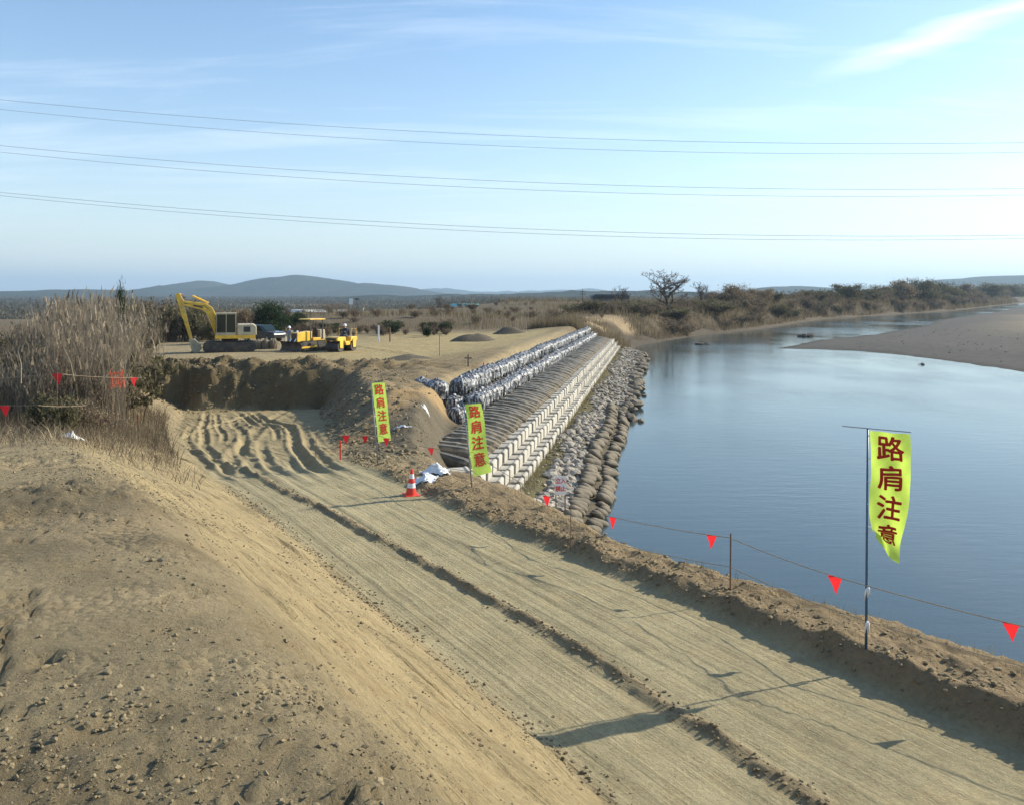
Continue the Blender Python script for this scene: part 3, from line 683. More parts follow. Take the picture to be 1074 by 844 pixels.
# ------------------------------------------------------------------ black bulk bags
def bag_mesh(seed):
    rr = random.Random(seed); n, V = 20, []; prof = [(0.30, 0.0), (0.50, 0.03), (0.56, 0.16), (0.58, 0.40), (0.56, 0.60), (0.50, 0.72), (0.34, 0.79), (0.12, 0.86), (0.07, 0.93)]
    ph = [rr.uniform(0, 6) for _ in range(4)]
    for i, (r, z) in enumerate(prof):
        for j in range(n):
            a = 2 * math.pi * j / n; sq = 1 / max(abs(math.cos(a)), abs(math.sin(a))) ** 0.35
            q = r * sq * 0.92 * (1 + 0.045 * math.sin(5 * a + ph[0]) + 0.05 * math.sin(9 * a + ph[1] + z * 3) + rr.uniform(-.045, .045))
            V.append((q * math.cos(a), q * math.sin(a), z + rr.uniform(-.02, .02)))
    Fs = [(i * n + j, i * n + (j + 1) % n, (i + 1) * n + (j + 1) % n, (i + 1) * n + j) for i in range(len(prof) - 1) for j in range(n)]
    Fs += [tuple(range(n)), tuple((len(prof) - 1) * n + j for j in range(n))]
    return MB().add(V, Fs).mesh('bulk_bag')
BAGS = [bag_mesh(i) for i in range(6)]
def put_bag(x, y, z, lab, s_=1.0, grp='black bulk bags above the revetment'):
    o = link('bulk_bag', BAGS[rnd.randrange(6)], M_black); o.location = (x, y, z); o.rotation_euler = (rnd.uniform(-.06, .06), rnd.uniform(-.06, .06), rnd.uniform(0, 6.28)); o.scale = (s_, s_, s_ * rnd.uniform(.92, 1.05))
    return tag(o, lab, 'bag', grp)
def build_bags():
    for tier, (w0, w1, z0, z1, v0, lab) in enumerate(((-6.30, -6.05, 2.28, 1.95, 11.4, 'black plastic bulk bag in the lower tier along the round gabions'), (-7.05, -6.8, 2.95, 2.60, 12.0, 'black plastic bulk bag in the upper tier beside the dry field'))):
        v = v0
        while v < 83:
            u = (v - 12) / 71; x, y = from_vw(v, w0 + (w1 - w0) * u + rnd.uniform(-.05, .05)); put_bag(x, y, z0 + (z1 - z0) * u + rnd.uniform(-.04, .04), lab, rnd.uniform(.82, .92)); v += rnd.uniform(0.86, 0.96)
    for (v, w, z, lab) in ((11.0, -8.0, 2.8, 'black bulk bag on top at the near corner of the wall'), (11.2, -7.2, 2.1, 'black bulk bag at the bottom of the near corner'), (10.6, -8.2, 2.0, 'black bulk bag turned in at the near corner, half in shade'),
                           (11.9, -8.9, 2.75, 'black bulk bag tucked farthest into the soil at the near corner'), (10.4, -6.9, 1.7, 'sagging black bulk bag leaning out of the near corner')):
        x, y = from_vw(v, w); put_bag(x, y, z, lab)
build_bags()

# ------------------------------------------------------------------ banners on poles
def text_mesh(ch, size, bold):
    cu = bpy.data.curves.new('glyph', 'FONT'); cu.body = ch; cu.size = size; cu.align_x = 'CENTER'; cu.align_y = 'CENTER'; cu.resolution_u = 3
    o = bpy.data.objects.new('glyph', cu); COL.objects.link(o); dg = bpy.context.evaluated_depsgraph_get(); dg.update()
    me = bpy.data.meshes.new_from_object(o.evaluated_get(dg)); bpy.data.objects.remove(o); bpy.data.curves.remove(cu)
    if bold:                                          # thicken the strokes: the same outline laid down a few times
        bm = bmesh.new()
        for i, (dx, dy) in enumerate(((0, 0), (1, 0), (-1, 0), (0, 1), (0, -1), (.7, .7), (-.7, .7), (.7, -.7), (-.7, -.7))):
            k = me.copy(); k.transform(Matrix.Translation((dx * bold, dy * bold, i * 0.0015 * size))); bm.from_mesh(k); bpy.data.meshes.remove(k)
        bm.to_mesh(me); bm.free()
    return me
GLYPH = None
def build_banner(base, hgt, yaw, W, Hh, surf, labp, labb, pole_m, lean=(0, 0), bar_back=0.0):
    global GLYPH
    root = empty('banner_pole', base); tag(root, labp, 'banner', 'road shoulder caution banners')
    top = Vector((lean[0], lean[1], hgt))
    MB().tube([(0, 0, -0.25), top * 0.5, top], [0.016, 0.014, 0.011], 8).build('pole', pole_m, root, smooth=True)
    ex = Vector((math.cos(yaw), math.sin(yaw), 0)); nrm = Vector((math.sin(yaw), -math.cos(yaw), 0))
    MB().tube([top - ex * bar_back, top + ex * (W + 0.06)], 0.006, 6).build('top_bar', M_steel, root)
    def pos(u, v):
        a, d, dz = surf(u, v)                         # along, out of plane, drop
        return top * (1 - v * Hh / hgt) + ex * (0.03 + a) + nrm * d + Vector((0, 0, -0.03 - dz + v * Hh)) * 0 + Vector((0, 0, -0.02)) + Vector((0, 0, dz))
    nu, nv = 16, 48; V = [pos(i / nu, j / nv) for j in range(nv + 1) for i in range(nu + 1)]
    Fs = [(j * (nu + 1) + i, j * (nu + 1) + i + 1, (j + 1) * (nu + 1) + i + 1, (j + 1) * (nu + 1) + i) for j in range(nv) for i in range(nu)]
    cl = link('cloth', fast_mesh('cloth', V, Fs), M_banner, root, True)
    cl['label'] = labb
    for k in range(6):                                # loops that tie the cloth to the pole
        p = pos(0, 0.04 + 0.86 * k / 5); q = top * (p.z / top.z); MB().tube([q, p], 0.008, 4).build('loop', M_white, root)
    if GLYPH is None:
        GLYPH = [text_mesh(ch, 1.0, 0.022) for ch in '路肩注意']
    for k, g in enumerate(GLYPH):
        bm = bmesh.new(); bm.from_mesh(g)
        for c in np.linspace(-0.5, 0.5, 9):
            for nn in ((1, 0, 0), (0, 1, 0)):
                bmesh.ops.bisect_plane(bm, geom=bm.verts[:] + bm.edges[:] + bm.faces[:], plane_co=Vector(nn) * float(c), plane_no=nn)
        cs = 0.30 * 0.45 / 0.45
        for vt in bm.verts:
            u = 0.5 + vt.co.x * 0.31 / 0.45; vv = (0.20 + k * 0.335 - vt.co.y * 0.29) / 1.5
            p0 = pos(u, vv); du = pos(u + 0.01, vv) - p0; dv = pos(u, vv + 0.005) - p0; nn = du.cross(dv).normalized()
            if nn.dot(nrm) < 0: nn = -nn
            vt.co = p0 + nn * (0.006 + vt.co.z * 0.3)
        me = bpy.data.meshes.new('character'); bm.to_mesh(me); bm.free(); link('character', me, M_ink, cl)
    return root
def surf_near(u, v):
    f = float(ss(0.55, 1.0, v)); wv = 0.03 * math.sin(5 * v + 4 * u) + 0.014 * math.sin(13 * v - 9 * u + 1) + 0.006 * math.sin(31 * v + 14 * u)
    a = u * 0.45 * (0.86 - 0.34 * f) + 0.02 * f + 0.015 * math.sin(6 * v)
    lift = 0.30 * float(ss(0.72, 1.0, v)) * (1 - u) ** 1.3 - 0.02 * u
    return a + 0.05 * f * (1 - u), -0.18 * f * u + wv - 0.10 * u, lift
def surf_mid(u, v): return u * 0.33 + 0.05 * v * u + 0.015 * math.sin(7 * v), -0.2 * u - 0.12 * v * u + 0.035 * math.sin(6 * v + 3 * u), 0.02 * math.sin(5 * v) + 0.04 * u * v
def surf_far(u, v): return u * 0.29 + 0.02 * v, -0.28 * u + 0.03 * math.sin(7 * v + 2 * u), 0.0
pb = Vector((4.0, 10.02, 0)); pb.z = H(pb.x, pb.y)
HB = 7.5 - (449 - 308) * pb.y / F - pb.z
build_banner(pb, HB, -0.66, 0.40, 1.5, surf_near, 'nearest fluorescent yellow banner on a blue pole at the road edge', 'yellow cloth with red characters, its lower corner blown to a point', M_bluepole, (0.02, 0), 0.28)
pm = Vector(((496 - CX) / F * 18.7, 18.7, 0)); pm.z = H(pm.x, pm.y); HM = 7.5 - (423 - 308) * pm.y / F - pm.z
build_banner(pm, HM, 0.0, 0.33, 1.5, surf_mid, 'yellow caution banner leaning in front of the concrete block rows', 'yellow cloth with red characters slanting to one side', M_steel, (-0.20, 0), 0.1)
pf = Vector(((397 - CX) / F * 22.7, 22.7, 0)); pf.z = H(pf.x, pf.y); HF = 7.5 - (401 - 308) * pf.y / F - pf.z
build_banner(pf, HF, 0.0, 0.30, 1.5, surf_far, 'farthest yellow caution banner standing by the soil heap and cutting', 'yellow cloth with red characters hanging almost straight', M_steel, (-0.20, 0), 0.2)
for z_, nm in ((0.70, 'upper'), (0.32, 'lower')):      # white rags where the ropes are tied
    mb = MB()
    for k in range(4):
        a = rnd.uniform(-1.95, -1.2); l = rnd.uniform(0.07, 0.16); mb.tube([(0, -0.02, 0), (math.cos(a) * l * 0.6, -0.03, math.sin(a) * l * 0.4 + 0.03), (math.cos(a) * l, -0.03, math.sin(a) * l)], [0.014, 0.012, 0.004], 5)
    o = mb.build('tied_rag', M_white, None, smooth=True); o.location = pb + Vector((0.01, -0.012, z_)); tag(o, f'white rag knotted round the blue banner pole, the {nm} of two', 'rag', 'rags on the banner pole')

# ------------------------------------------------------------------ ropes with red pennants, pins
def pennant(p, size, yaw, parent, tilt=0.0, seed=0):
    n = 6; V = []; Fs = []
    for j in range(n + 1):
        v = j / n
        for i in range(5):
            u = (i / 4 - 0.5) * (1 - v); d = 0.10 * math.sin(3 * v + seed + 3 * u) * v
            V.append(Vector((u * math.cos(yaw) - d * math.sin(yaw) + tilt * v, u * math.sin(yaw) + d * math.cos(yaw), -1.22 * v - 0.12 * u * 0)) * size)
    for j in range(n):
        for i in range(4): a = j * 5 + i; Fs.append((a, a + 1, a + 6, a + 5))
    me = fast_mesh('pennant', V, Fs); o = link('pennant', me, M_pennant, parent, True); o.location = p; return o
def rope(name, pts, r, lab, pens=(), sag=0.05, grp='warning ropes', cat='rope'):
    full = []
    for a, b in zip(pts[:-1], pts[1:]):
        a, b = Vector(a), Vector(b); n = 10
        for i in range(n): u = i / n; q = a.lerp(b, u); q.z -= sag * (b - a).length * 4 * u * (1 - u) * 0.5; full.append(q)
    full.append(Vector(pts[-1])); o0 = full[0].copy()
    o = MB().tube([q - o0 for q in full], r, 5).build(name, M_rope); o.location = o0; tag(o, lab, cat, grp)
    for i, (px, py, size, yaw, tilt) in enumerate(pens):      # hang each at the rope point seen under that pixel column
        best = min(full, key=lambda q: abs(q.x / q.y * F + CX - px)); pennant(best - o0, size, yaw, o, tilt, i)
    return o
def pin(x, y, h, lab, m=None, r=0.011):
    z = H(x, y); o = MB().tube([(0, 0, -0.2), (0.01, 0, h)], r, 6).build('fence_pin', m or M_rust); o.location = (x, y, z); tag(o, lab, 'pin', 'pins of the rope fence'); return Vector((x, y, z))
def on(x, y): return Vector((x, y, H(x, y)))
pz = [pin(6.6, 7.4, 0.78, 'rusty pin at the near end of the rope fence'), Vector((4.0, 10.0, pb.z)), pin(3.0, 12.2, 0.78, 'rusty pin standing against the water between two pennants'),
      pin(0.95, 14.45, 0.74, 'thin pin of the rope fence near the small white sign', None, 0.006), Vector((pm.x, pm.y, pm.z)), Vector((pf.x, pf.y, pf.z)), pin(-5.4, 24.4, 0.7, 'last pin of the rope fence by the muddy ramp', None, 0.008)]
rope('pennant_rope', [p + Vector((0, 0, 0.72)) for p in pz], 0.006, 'upper rope of the fence along the road edge, hung with red pennants',
     [(1070, 622, 0.155, -0.7, 0.1), (880, 592, 0.175, -0.75, 0.1), (746, 555, 0.16, -0.7, 0), (650, 545, 0.15, -0.8, 0), (573, 530, 0.16, -0.6, 0.1), (447, 487, 0.16, 0.5, 0.2), (405, 477, 0.17, 0.2, 0), (382, 465, 0.17, 0.4, 0), (365, 463, 0.2, 0.3, 0)], 0.03)
rope('guard_rope', [p + Vector((0, 0, 0.32)) for p in pz], 0.005, 'lower bare rope of the fence along the road edge', (), 0.03)

# ------------------------------------------------------------------ traffic cones, sign, sheeting
def cone(x, y, z, s_, lab, lean=0.0):
    root = empty('traffic_cone', (x, y, z)); root.scale = (s_, s_, s_); root.rotation_euler = (lean, lean * 0.5, 0.4); tag(root, lab, 'cone', 'red and white traffic cones')
    MB().box((0, 0, 0.02), (0.38, 0.38, 0.04)).build('base', M_red, root, 0.012)
    def rad(z_): return 0.145 - 0.115 * (z_ - 0.04) / 0.66
    for a, b, m, nm in ((0.04, 0.22, M_red, 'lower_body'), (0.22, 0.34, M_white, 'white_band'), (0.34, 0.46, M_red, 'middle_body'), (0.46, 0.58, M_white, 'white_band'), (0.58, 0.70, M_red, 'tip')):
        MB().lathe([(rad(a), a), (rad(b), b)], 24).build(nm, m, root, smooth=False)
q = P(431, 516, 3.3); cone(q.x, q.y, H(q.x, q.y) - 0.01, 0.80, 'red and white traffic cone at the road edge by the white sheeting', 0.05)
x, y = from_vw(21.5, -7.9); cone(x, y, H(x, y), 0.95, 'small far traffic cone on the soil edge above the black bags')
def build_sign():
    q = P(588, 549, 3.05); z = H(q.x, q.y); root = empty('warning_board', (q.x, q.y, z), 0.1); tag(root, 'small white board with four red characters behind the road berm', 'sign')
    MB().box((0, 0, 0.52), (0.22, 0.012, 0.36)).build('board', M_white, root, 0.004)
    for sx in (-0.09, 0.09): MB().box((sx, 0.018, 0.22), (0.02, 0.02, 0.9)).build('leg', M_wood, root)
    for k, (ch, dx, dz) in enumerate((('立', -0.05, 0.08), ('入', 0.05, 0.08), ('禁', -0.05, -0.07), ('止', 0.05, -0.07))):
        g = text_mesh(ch, 0.11, 0.003); o = link('character', g, M_red, root); o.location = (dx, -0.009, 0.52 + dz); o.rotation_euler = (R(90), 0, 0)
build_sign()
def sheet(px, py, z, w, d, hgt, m, lab, seed, nm='plastic_sheet', cat='sheeting'):
    q = P(px, py, z); n = 22; gx, gy = np.meshgrid(np.linspace(-1, 1, n), np.linspace(-1, 1, n)); rr_ = np.hypot(gx, gy)
    a = np.arctan2(gy, gx); e = 1 - 0.25 * np.sin(3 * a + seed) - 0.12 * np.sin(7 * a + seed)
    X = gx * w / 2 * e; Y = gy * d / 2 * e; Z = hgt * np.clip(1 - rr_, 0, 1) * (0.6 + 0.9 * np.abs(fbm(gx * 2.5 + seed, gy * 2.5, 400 + seed, 3))) + 0.06 * hgt / 0.3 * fbm(gx * 5, gy * 5, 410 + seed, 2)
    gz = Hs(X.ravel() + q.x, Y.ravel() + q.y) - q.z + 0.03
    V = np.stack([X.ravel(), Y.ravel(), Z.ravel() + gz], 1); idx = np.arange(n * n).reshape(n, n)
    Fs = np.stack([idx[:-1, :-1], idx[:-1, 1:], idx[1:, 1:], idx[1:, :-1]], -1).reshape(-1, 4); o = link(nm, fast_mesh(nm, V, Fs), m, None, True); o.location = q; tag(o, lab, cat)
sheet(458, 505, 3.1, 0.6, 0.45, 0.26, M_white, 'crumpled white plastic sheeting beside the traffic cone', 1)
sheet(446, 510, 3.2, 0.5, 0.5, 0.16, M_white, 'small scrap of white sheeting right next to the cone', 2)
sheet(446, 458, 2.2, 0.26, 0.2, 0.14, M_white, 'pale sheet spilling from under the black bags', 4)
sheet(420, 456, 3.0, 0.55, 0.12, 0.08, M_white, 'narrow strip of pale sheet lying on the soil heap', 5)
sheet(500, 499, 2.05, 0.55, 0.4, 0.22, M_blue, 'blue plastic scrap lying on the concrete blocks', 3)
sheet(509, 498, 2.05, 0.22, 0.25, 0.25, M_red, 'red plastic scrap lying on the concrete blocks', 6)
# stakes on the heap and the field
def stake(px, py, d, hpx, lab, m, r=0.03, cross=0):
    q = PD(px, py, d); z = H(q.x, q.y); h = hpx * d / F; root = empty('marker_stake', (q.x, q.y, z)); tag(root, lab, 'stake', 'marker stakes on the site')
    MB().box((0, 0, h / 2 - 0.1), (2 * r, 2 * r, h + 0.2)).build('post', m, root)
    if cross: MB().box((0, -r - 0.012, h * 0.72), (cross, 0.02, 0.08)).build('cross_board', m, root)
stake(357, 468, 24.5, 20, 'red topped survey stake beside the muddy ramp', M_red, 0.018)
stake(528, 385, 52, 20, 'wooden stake with a cross board on the field edge above the bags', M_wood, 0.04, 0.45)
stake(491, 381, 50, 13, 'short wooden stake with a cross board nearer the black bags', M_wood, 0.035, 0.4)
stake(461, 374, 62, 22, 'thin grey stake at the near edge of the dry field', M_steel, 0.025)
stake(397, 358, 84, 17, 'white banded post at the back of the dry field', M_white, 0.06)
stake(409, 360, 84, 15, 'bare wooden post at the back of the dry field', M_wood, 0.06)
stake(145, 405, 33, 16, 'rusty stake at the brush edge above the cutting', M_rust, 0.02)
# ------------------------------------------------------------------ vegetation as masses of blades
def strips(name, base, L, width, lean, az, m, nseg=3, droop=0.0, twist=None):
    """many tapering blades: base (N,3), length, width, lean angle, azimuth"""
    n = len(L); seed = rng.uniform(0, 6.28, n) if twist is None else twist; V = []
    px_, py_, pz_ = base[:, 0].copy(), base[:, 1].copy(), base[:, 2].copy(); rows = []
    for k in range(nseg + 1):
        u = k / nseg; wd = width * (1 - 0.85 * u) * 0.5; wx, wy = np.cos(seed) * wd, np.sin(seed) * wd
        rows.append(np.stack([np.stack([px_ - wx, py_ - wy, pz_], 1), np.stack([px_ + wx, py_ + wy, pz_], 1)], 1))
        th = lean * (0.5 + u) + droop * u * u; st_ = L / nseg; px_ = px_ + np.sin(th) * np.cos(az) * st_; py_ = py_ + np.sin(th) * np.sin(az) * st_; pz_ = pz_ + np.cos(th) * st_
    V = np.stack(rows, 1).reshape(-1, 3)                     # n, seg+1, 2, 3
    i0 = (np.arange(n) * (nseg + 1) * 2)[:, None] + (np.arange(nseg) * 2)[None, :]
    Fq = np.stack([i0, i0 + 1, i0 + 3, i0 + 2], -1).reshape(-1, 4)
    return V, Fq
def join(name, parts, m, parent=None):
    VV, FF, n = [], [], 0
    for V, Fq in parts: VV.append(V); FF.append(Fq + n); n += len(V)
    return link(name, fast_mesh(name, np.concatenate(VV), np.concatenate(FF)), m, parent)

def bush_mesh(seed, nst=26, ntw=500, nleaf=900, leaf=0.035, tw=0.012, spread=0.6):
    r = np.random.default_rng(seed)
    az = r.uniform(0, 6.28, nst); lean = r.uniform(0.05, 0.75, nst) * spread / 0.6; L = r.uniform(0.65, 1.05, nst)
    base = np.stack([r.normal(0, 0.10, nst), r.normal(0, 0.10, nst), np.full(nst, -0.05)], 1)
    A = strips('', base, L, np.full(nst, 0.022), lean, az, None, 4)
    k = r.integers(0, nst, ntw); u = r.uniform(0.25, 1.0, ntw)
    th = lean[k] * (0.55 + 0.5 * u); rad = np.sin(th) * L[k] * u; tb = np.stack([base[k, 0] + np.cos(az[k]) * rad, base[k, 1] + np.sin(az[k]) * rad, base[k, 2] + np.cos(th) * L[k] * u], 1)
    ta = r.uniform(0, 6.28, ntw); tl = r.uniform(0.12, 0.34, ntw); tle = r.uniform(0.1, 1.3, ntw)
    B = strips('', tb, tl, np.full(ntw, tw), tle, ta, None, 2)
    out = [A, B]; stem = out
    k = r.integers(0, ntw, nleaf); q = r.uniform(0.2, 1.0, nleaf)
    lb = tb[k] + np.stack([np.sin(tle[k]) * np.cos(ta[k]), np.sin(tle[k]) * np.sin(ta[k]), np.cos(tle[k])], 1) * (tl[k] * q)[:, None]
    lb = lb + r.normal(0, 0.03, lb.shape)
    C = strips('', lb, r.uniform(0.6, 1.5, nleaf) * leaf * 1.6, r.uniform(0.7, 1.4, nleaf) * leaf, r.uniform(0, 2.6, nleaf), r.uniform(0, 6.28, nleaf), None, 1)
    def mk(nm, parts):
        VV, FF, n = [], [], 0
        for V, Fq in parts: VV.append(V); FF.append(Fq + n); n += len(V)
        return fast_mesh(nm, np.concatenate(VV), np.concatenate(FF))
    return mk('stems', stem), mk('foliage', [C])
BROWN = [bush_mesh(1000 + i, 26, 520, 1100) for i in range(4)]
RED = [bush_mesh(1020 + i, 30, 520, 700, 0.03) for i in range(2)]
OLIVE = [bush_mesh(1040 + i, 22, 420, 2200, 0.05) for i in range(3)]
DARK = [bush_mesh(1060 + i, 20, 420, 3000, 0.05, spread=0.5) for i in range(2)]
M_redbrush = leaf_mat('reddish_brush', (0.135, 0.082, 0.055), 0.4)
def plant(name, sh, m, x, y, hgt, wid, lab, cat, grp, tm=None):
    e = empty(name, (x, y, H(x, y) - 0.05), rnd.uniform(0, 6.28)); e.scale = (wid, wid, hgt); tag(e, lab, cat, grp)
    link('stem', sh[0], tm or M_twig, e); link('crown', sh[1], m, e); return e

def bare_tree_mesh(seed, levels=5, spread=0.65, up=0.25):
    r = random.Random(seed); tr = MB(); tw = [[], [], [], [], []]
    def go(p, d, l, rad, lev):
        pts = [p]; q = p
        for i in range(3):
            d = (d + Vector((r.uniform(-1, 1), r.uniform(-1, 1), r.uniform(-.6, 1))) * 0.13).normalized(); q = q + d * l / 3; pts.append(q)
        if lev < 2: tr.tube(pts, [rad, rad * .88, rad * .78, rad * .66], 6, False)
        else: tr_c.tube(pts, [max(rad, .0026), max(rad * .85, .0023), max(rad * .7, .002), .0016], 3, False)
        if lev >= levels: return
        nb = r.choice((2, 3, 3)) if lev else 6
        for i in range(nb):
            ax = Vector((r.uniform(-1, 1), r.uniform(-1, 1), r.uniform(-.3, .6))).normalized(); nd = (d * (1 - spread * r.uniform(.5, 1)) + ax * spread + Vector((0, 0, up))).normalized()
            go(pts[r.choice((2, 3, 3))] if lev else pts[r.choice((1, 2, 3, 3))], nd, l * r.uniform(.6, .82), rad * r.uniform(.5, .65), lev + 1)
    tr_c = MB(); go(Vector((0, 0, -0.03)), Vector((0, 0, 1)), 0.22, 0.030, 0)
    return tr.mesh('trunk'), tr_c.mesh('crown')
BARE = [bare_tree_mesh(5, 6, 0.72, 0.10), bare_tree_mesh(8, 5, 0.6, 0.3), bare_tree_mesh(12, 5, 0.68, 0.2)]
def norm_tree(ms):
    zmax = max(v.co.z for v in ms[1].vertices); r = sorted(math.hypot(v.co.x, v.co.y) for v in ms[1].vertices); rr_ = r[int(len(r) * 0.96)]
    for me in ms:
        for v in me.vertices: v.co = Vector((v.co.x / rr_ * 0.5, v.co.y / rr_ * 0.5, v.co.z / zmax))
for b_ in BARE: norm_tree(b_)
def leafy_tree_mesh(seed, nclump=26, per=220, leaf=0.03, shape=(0.5, 0.5, 0.42), cz=0.58):
    r = np.random.default_rng(seed); tr = MB(); rr_ = random.Random(seed); C = []
    for i in range(nclump):
        a = r.normal(size=3); a /= np.linalg.norm(a); q = a * r.uniform(0.25, 0.95) * np.array(shape); C.append(q + np.array([0, 0, cz]))
    tr.tube([(0, 0, -0.04), (0.01, 0, 0.2), (0, 0.01, 0.45), (0, 0, 0.7)], [0.03, 0.024, 0.017, 0.006], 7)
    for c in C[::2]: tr.tube([(0, 0, 0.2 + 0.3 * rr_.random()), Vector(c) * 0.6 + Vector((0, 0, 0.2)), c], [0.011, 0.008, 0.003], 4)
    P_ = []; S_ = []
    for c in C:
        sz = r.uniform(0.07, 0.15); k = int(per * r.uniform(.6, 1.4)); P_.append(c + r.normal(0, 1, (k, 3)) * sz * np.array([0.8, 0.8, 0.6]))
    P_ = np.concatenate(P_); n = len(P_)
    V, Fq = strips('', P_, r.uniform(0.7, 1.6, n) * leaf * 1.5, r.uniform(.6, 1.3, n) * leaf, r.uniform(0, 2.8, n), r.uniform(0, 6.28, n), None, 1)
    return tr.mesh('trunk'), fast_mesh('crown', V, Fq)
LEAFY = [leafy_tree_mesh(70, 34, 200, 0.026, (0.5, 0.5, 0.46), 0.46), leafy_tree_mesh(71, 40, 200, 0.026, (0.5, 0.5, 0.48), 0.48), leafy_tree_mesh(72, 26, 240, 0.028, (0.30, 0.30, 0.46), 0.52)]
def tree(name, sh, m, px, top, d, wpx, lab, grp, cat='tree', sink=0.0):
    while d > 120 and (px - CX) / F * d > np.interp(d, BANKY, BANKX) - 9: d += 6
    x = (px - CX) / F * d; z = H(x, d); hgt = CAMZ - (top - HY) * d / F - z + sink; w = wpx * d / F
    e = empty(name, (x, d, z - sink), rnd.uniform(0, 6.28)); e.scale = (w, w, hgt); tag(e, lab, cat, grp)
    link('trunk', sh[0], M_bark, e); link('crown', sh[1], m, e); return e
g1 = 'trees on the river bank'
tree('bare_tree', BARE[0], M_twig, 701, 282, 168, 50, 'largest leafless round tree on the bank above the river bend', g1)
tree('bare_tree', BARE[2], M_twig, 651, 299, 190, 28, 'smaller leafless tree beside the dark roof', g1)
tree('bare_tree', BARE[1], M_twig, 737, 295, 190, 26, 'thin leafless tree next to the largest one', g1)
tree('bank_tree', LEAFY[1], M_brownleaf, 771, 297, 205, 38, 'dense brown tree, first of the clump behind the thicket', g1)
tree('bank_tree', LEAFY[0], M_brownleaf, 797, 300, 212, 30, 'lower brown tree, second of the clump behind the thicket', g1)
tree('bank_tree', LEAFY[0], M_olive, 890, 295, 300, 36, 'olive tree standing first in the far bank grove', g1)
gl = ['tallest', 'broad', 'low', 'rounded', 'ragged', 'dense', 'pale', 'slim', 'spreading', 'leaning', 'short', 'outermost']
for i, (px, top, d, w) in enumerate(((922, 298, 340, 34), (945, 293, 350, 40), (966, 291, 360, 40), (990, 295, 380, 36), (1012, 297, 400, 34), (1036, 296, 420, 38), (1060, 297, 440, 38), (1085, 296, 470, 40), (910, 302, 320, 26), (1001, 300, 370, 30), (1049, 301, 400, 30), (868, 305, 290, 26))):
    tree('bank_tree', LEAFY[(i * 2) % 3 if i % 3 else 1], (M_olive, M_brownleaf, M_olive)[i % 3], px, top, d, w, f'{gl[i]} olive brown tree in the far bank grove, number {i + 1} from upstream'.replace(f', number {i + 1} from upstream', ''), g1)
g2 = 'trees behind the machines'
tree('evergreen_tree', LEAFY[2], M_green, 127, 295, 46, 20, 'tall narrow dark evergreen rising out of the reeds', g2)
tree('evergreen_tree', LEAFY[1], M_green, 279, 314, 98, 46, 'broad dark evergreen behind the excavator cab', g2)
tree('evergreen_tree', LEAFY[0], M_green, 303, 325, 104, 36, 'lower dark evergreen between excavator and bulldozer', g2)
tree('bank_tree', LEAFY[0], M_brownleaf, 252, 320, 96, 34, 'rusty brown tree right behind the excavator boom', g2)
tree('bare_tree', BARE[2], M_twig, 462, 310, 330, 32, 'dark leafless tree alone on the far plain', g2)
tree('bank_tree', LEAFY[1], M_brownleaf, 345, 317, 520, 60, 'brown wooded knoll above the white apartment row', g2)
plant('scrub_bush', OLIVE[1], M_green, (412 - CX) / F * 100, 100, 1.3, 2.2, 'small dark green bush alone behind the dry field', 'bush', 'scrub behind the machines')

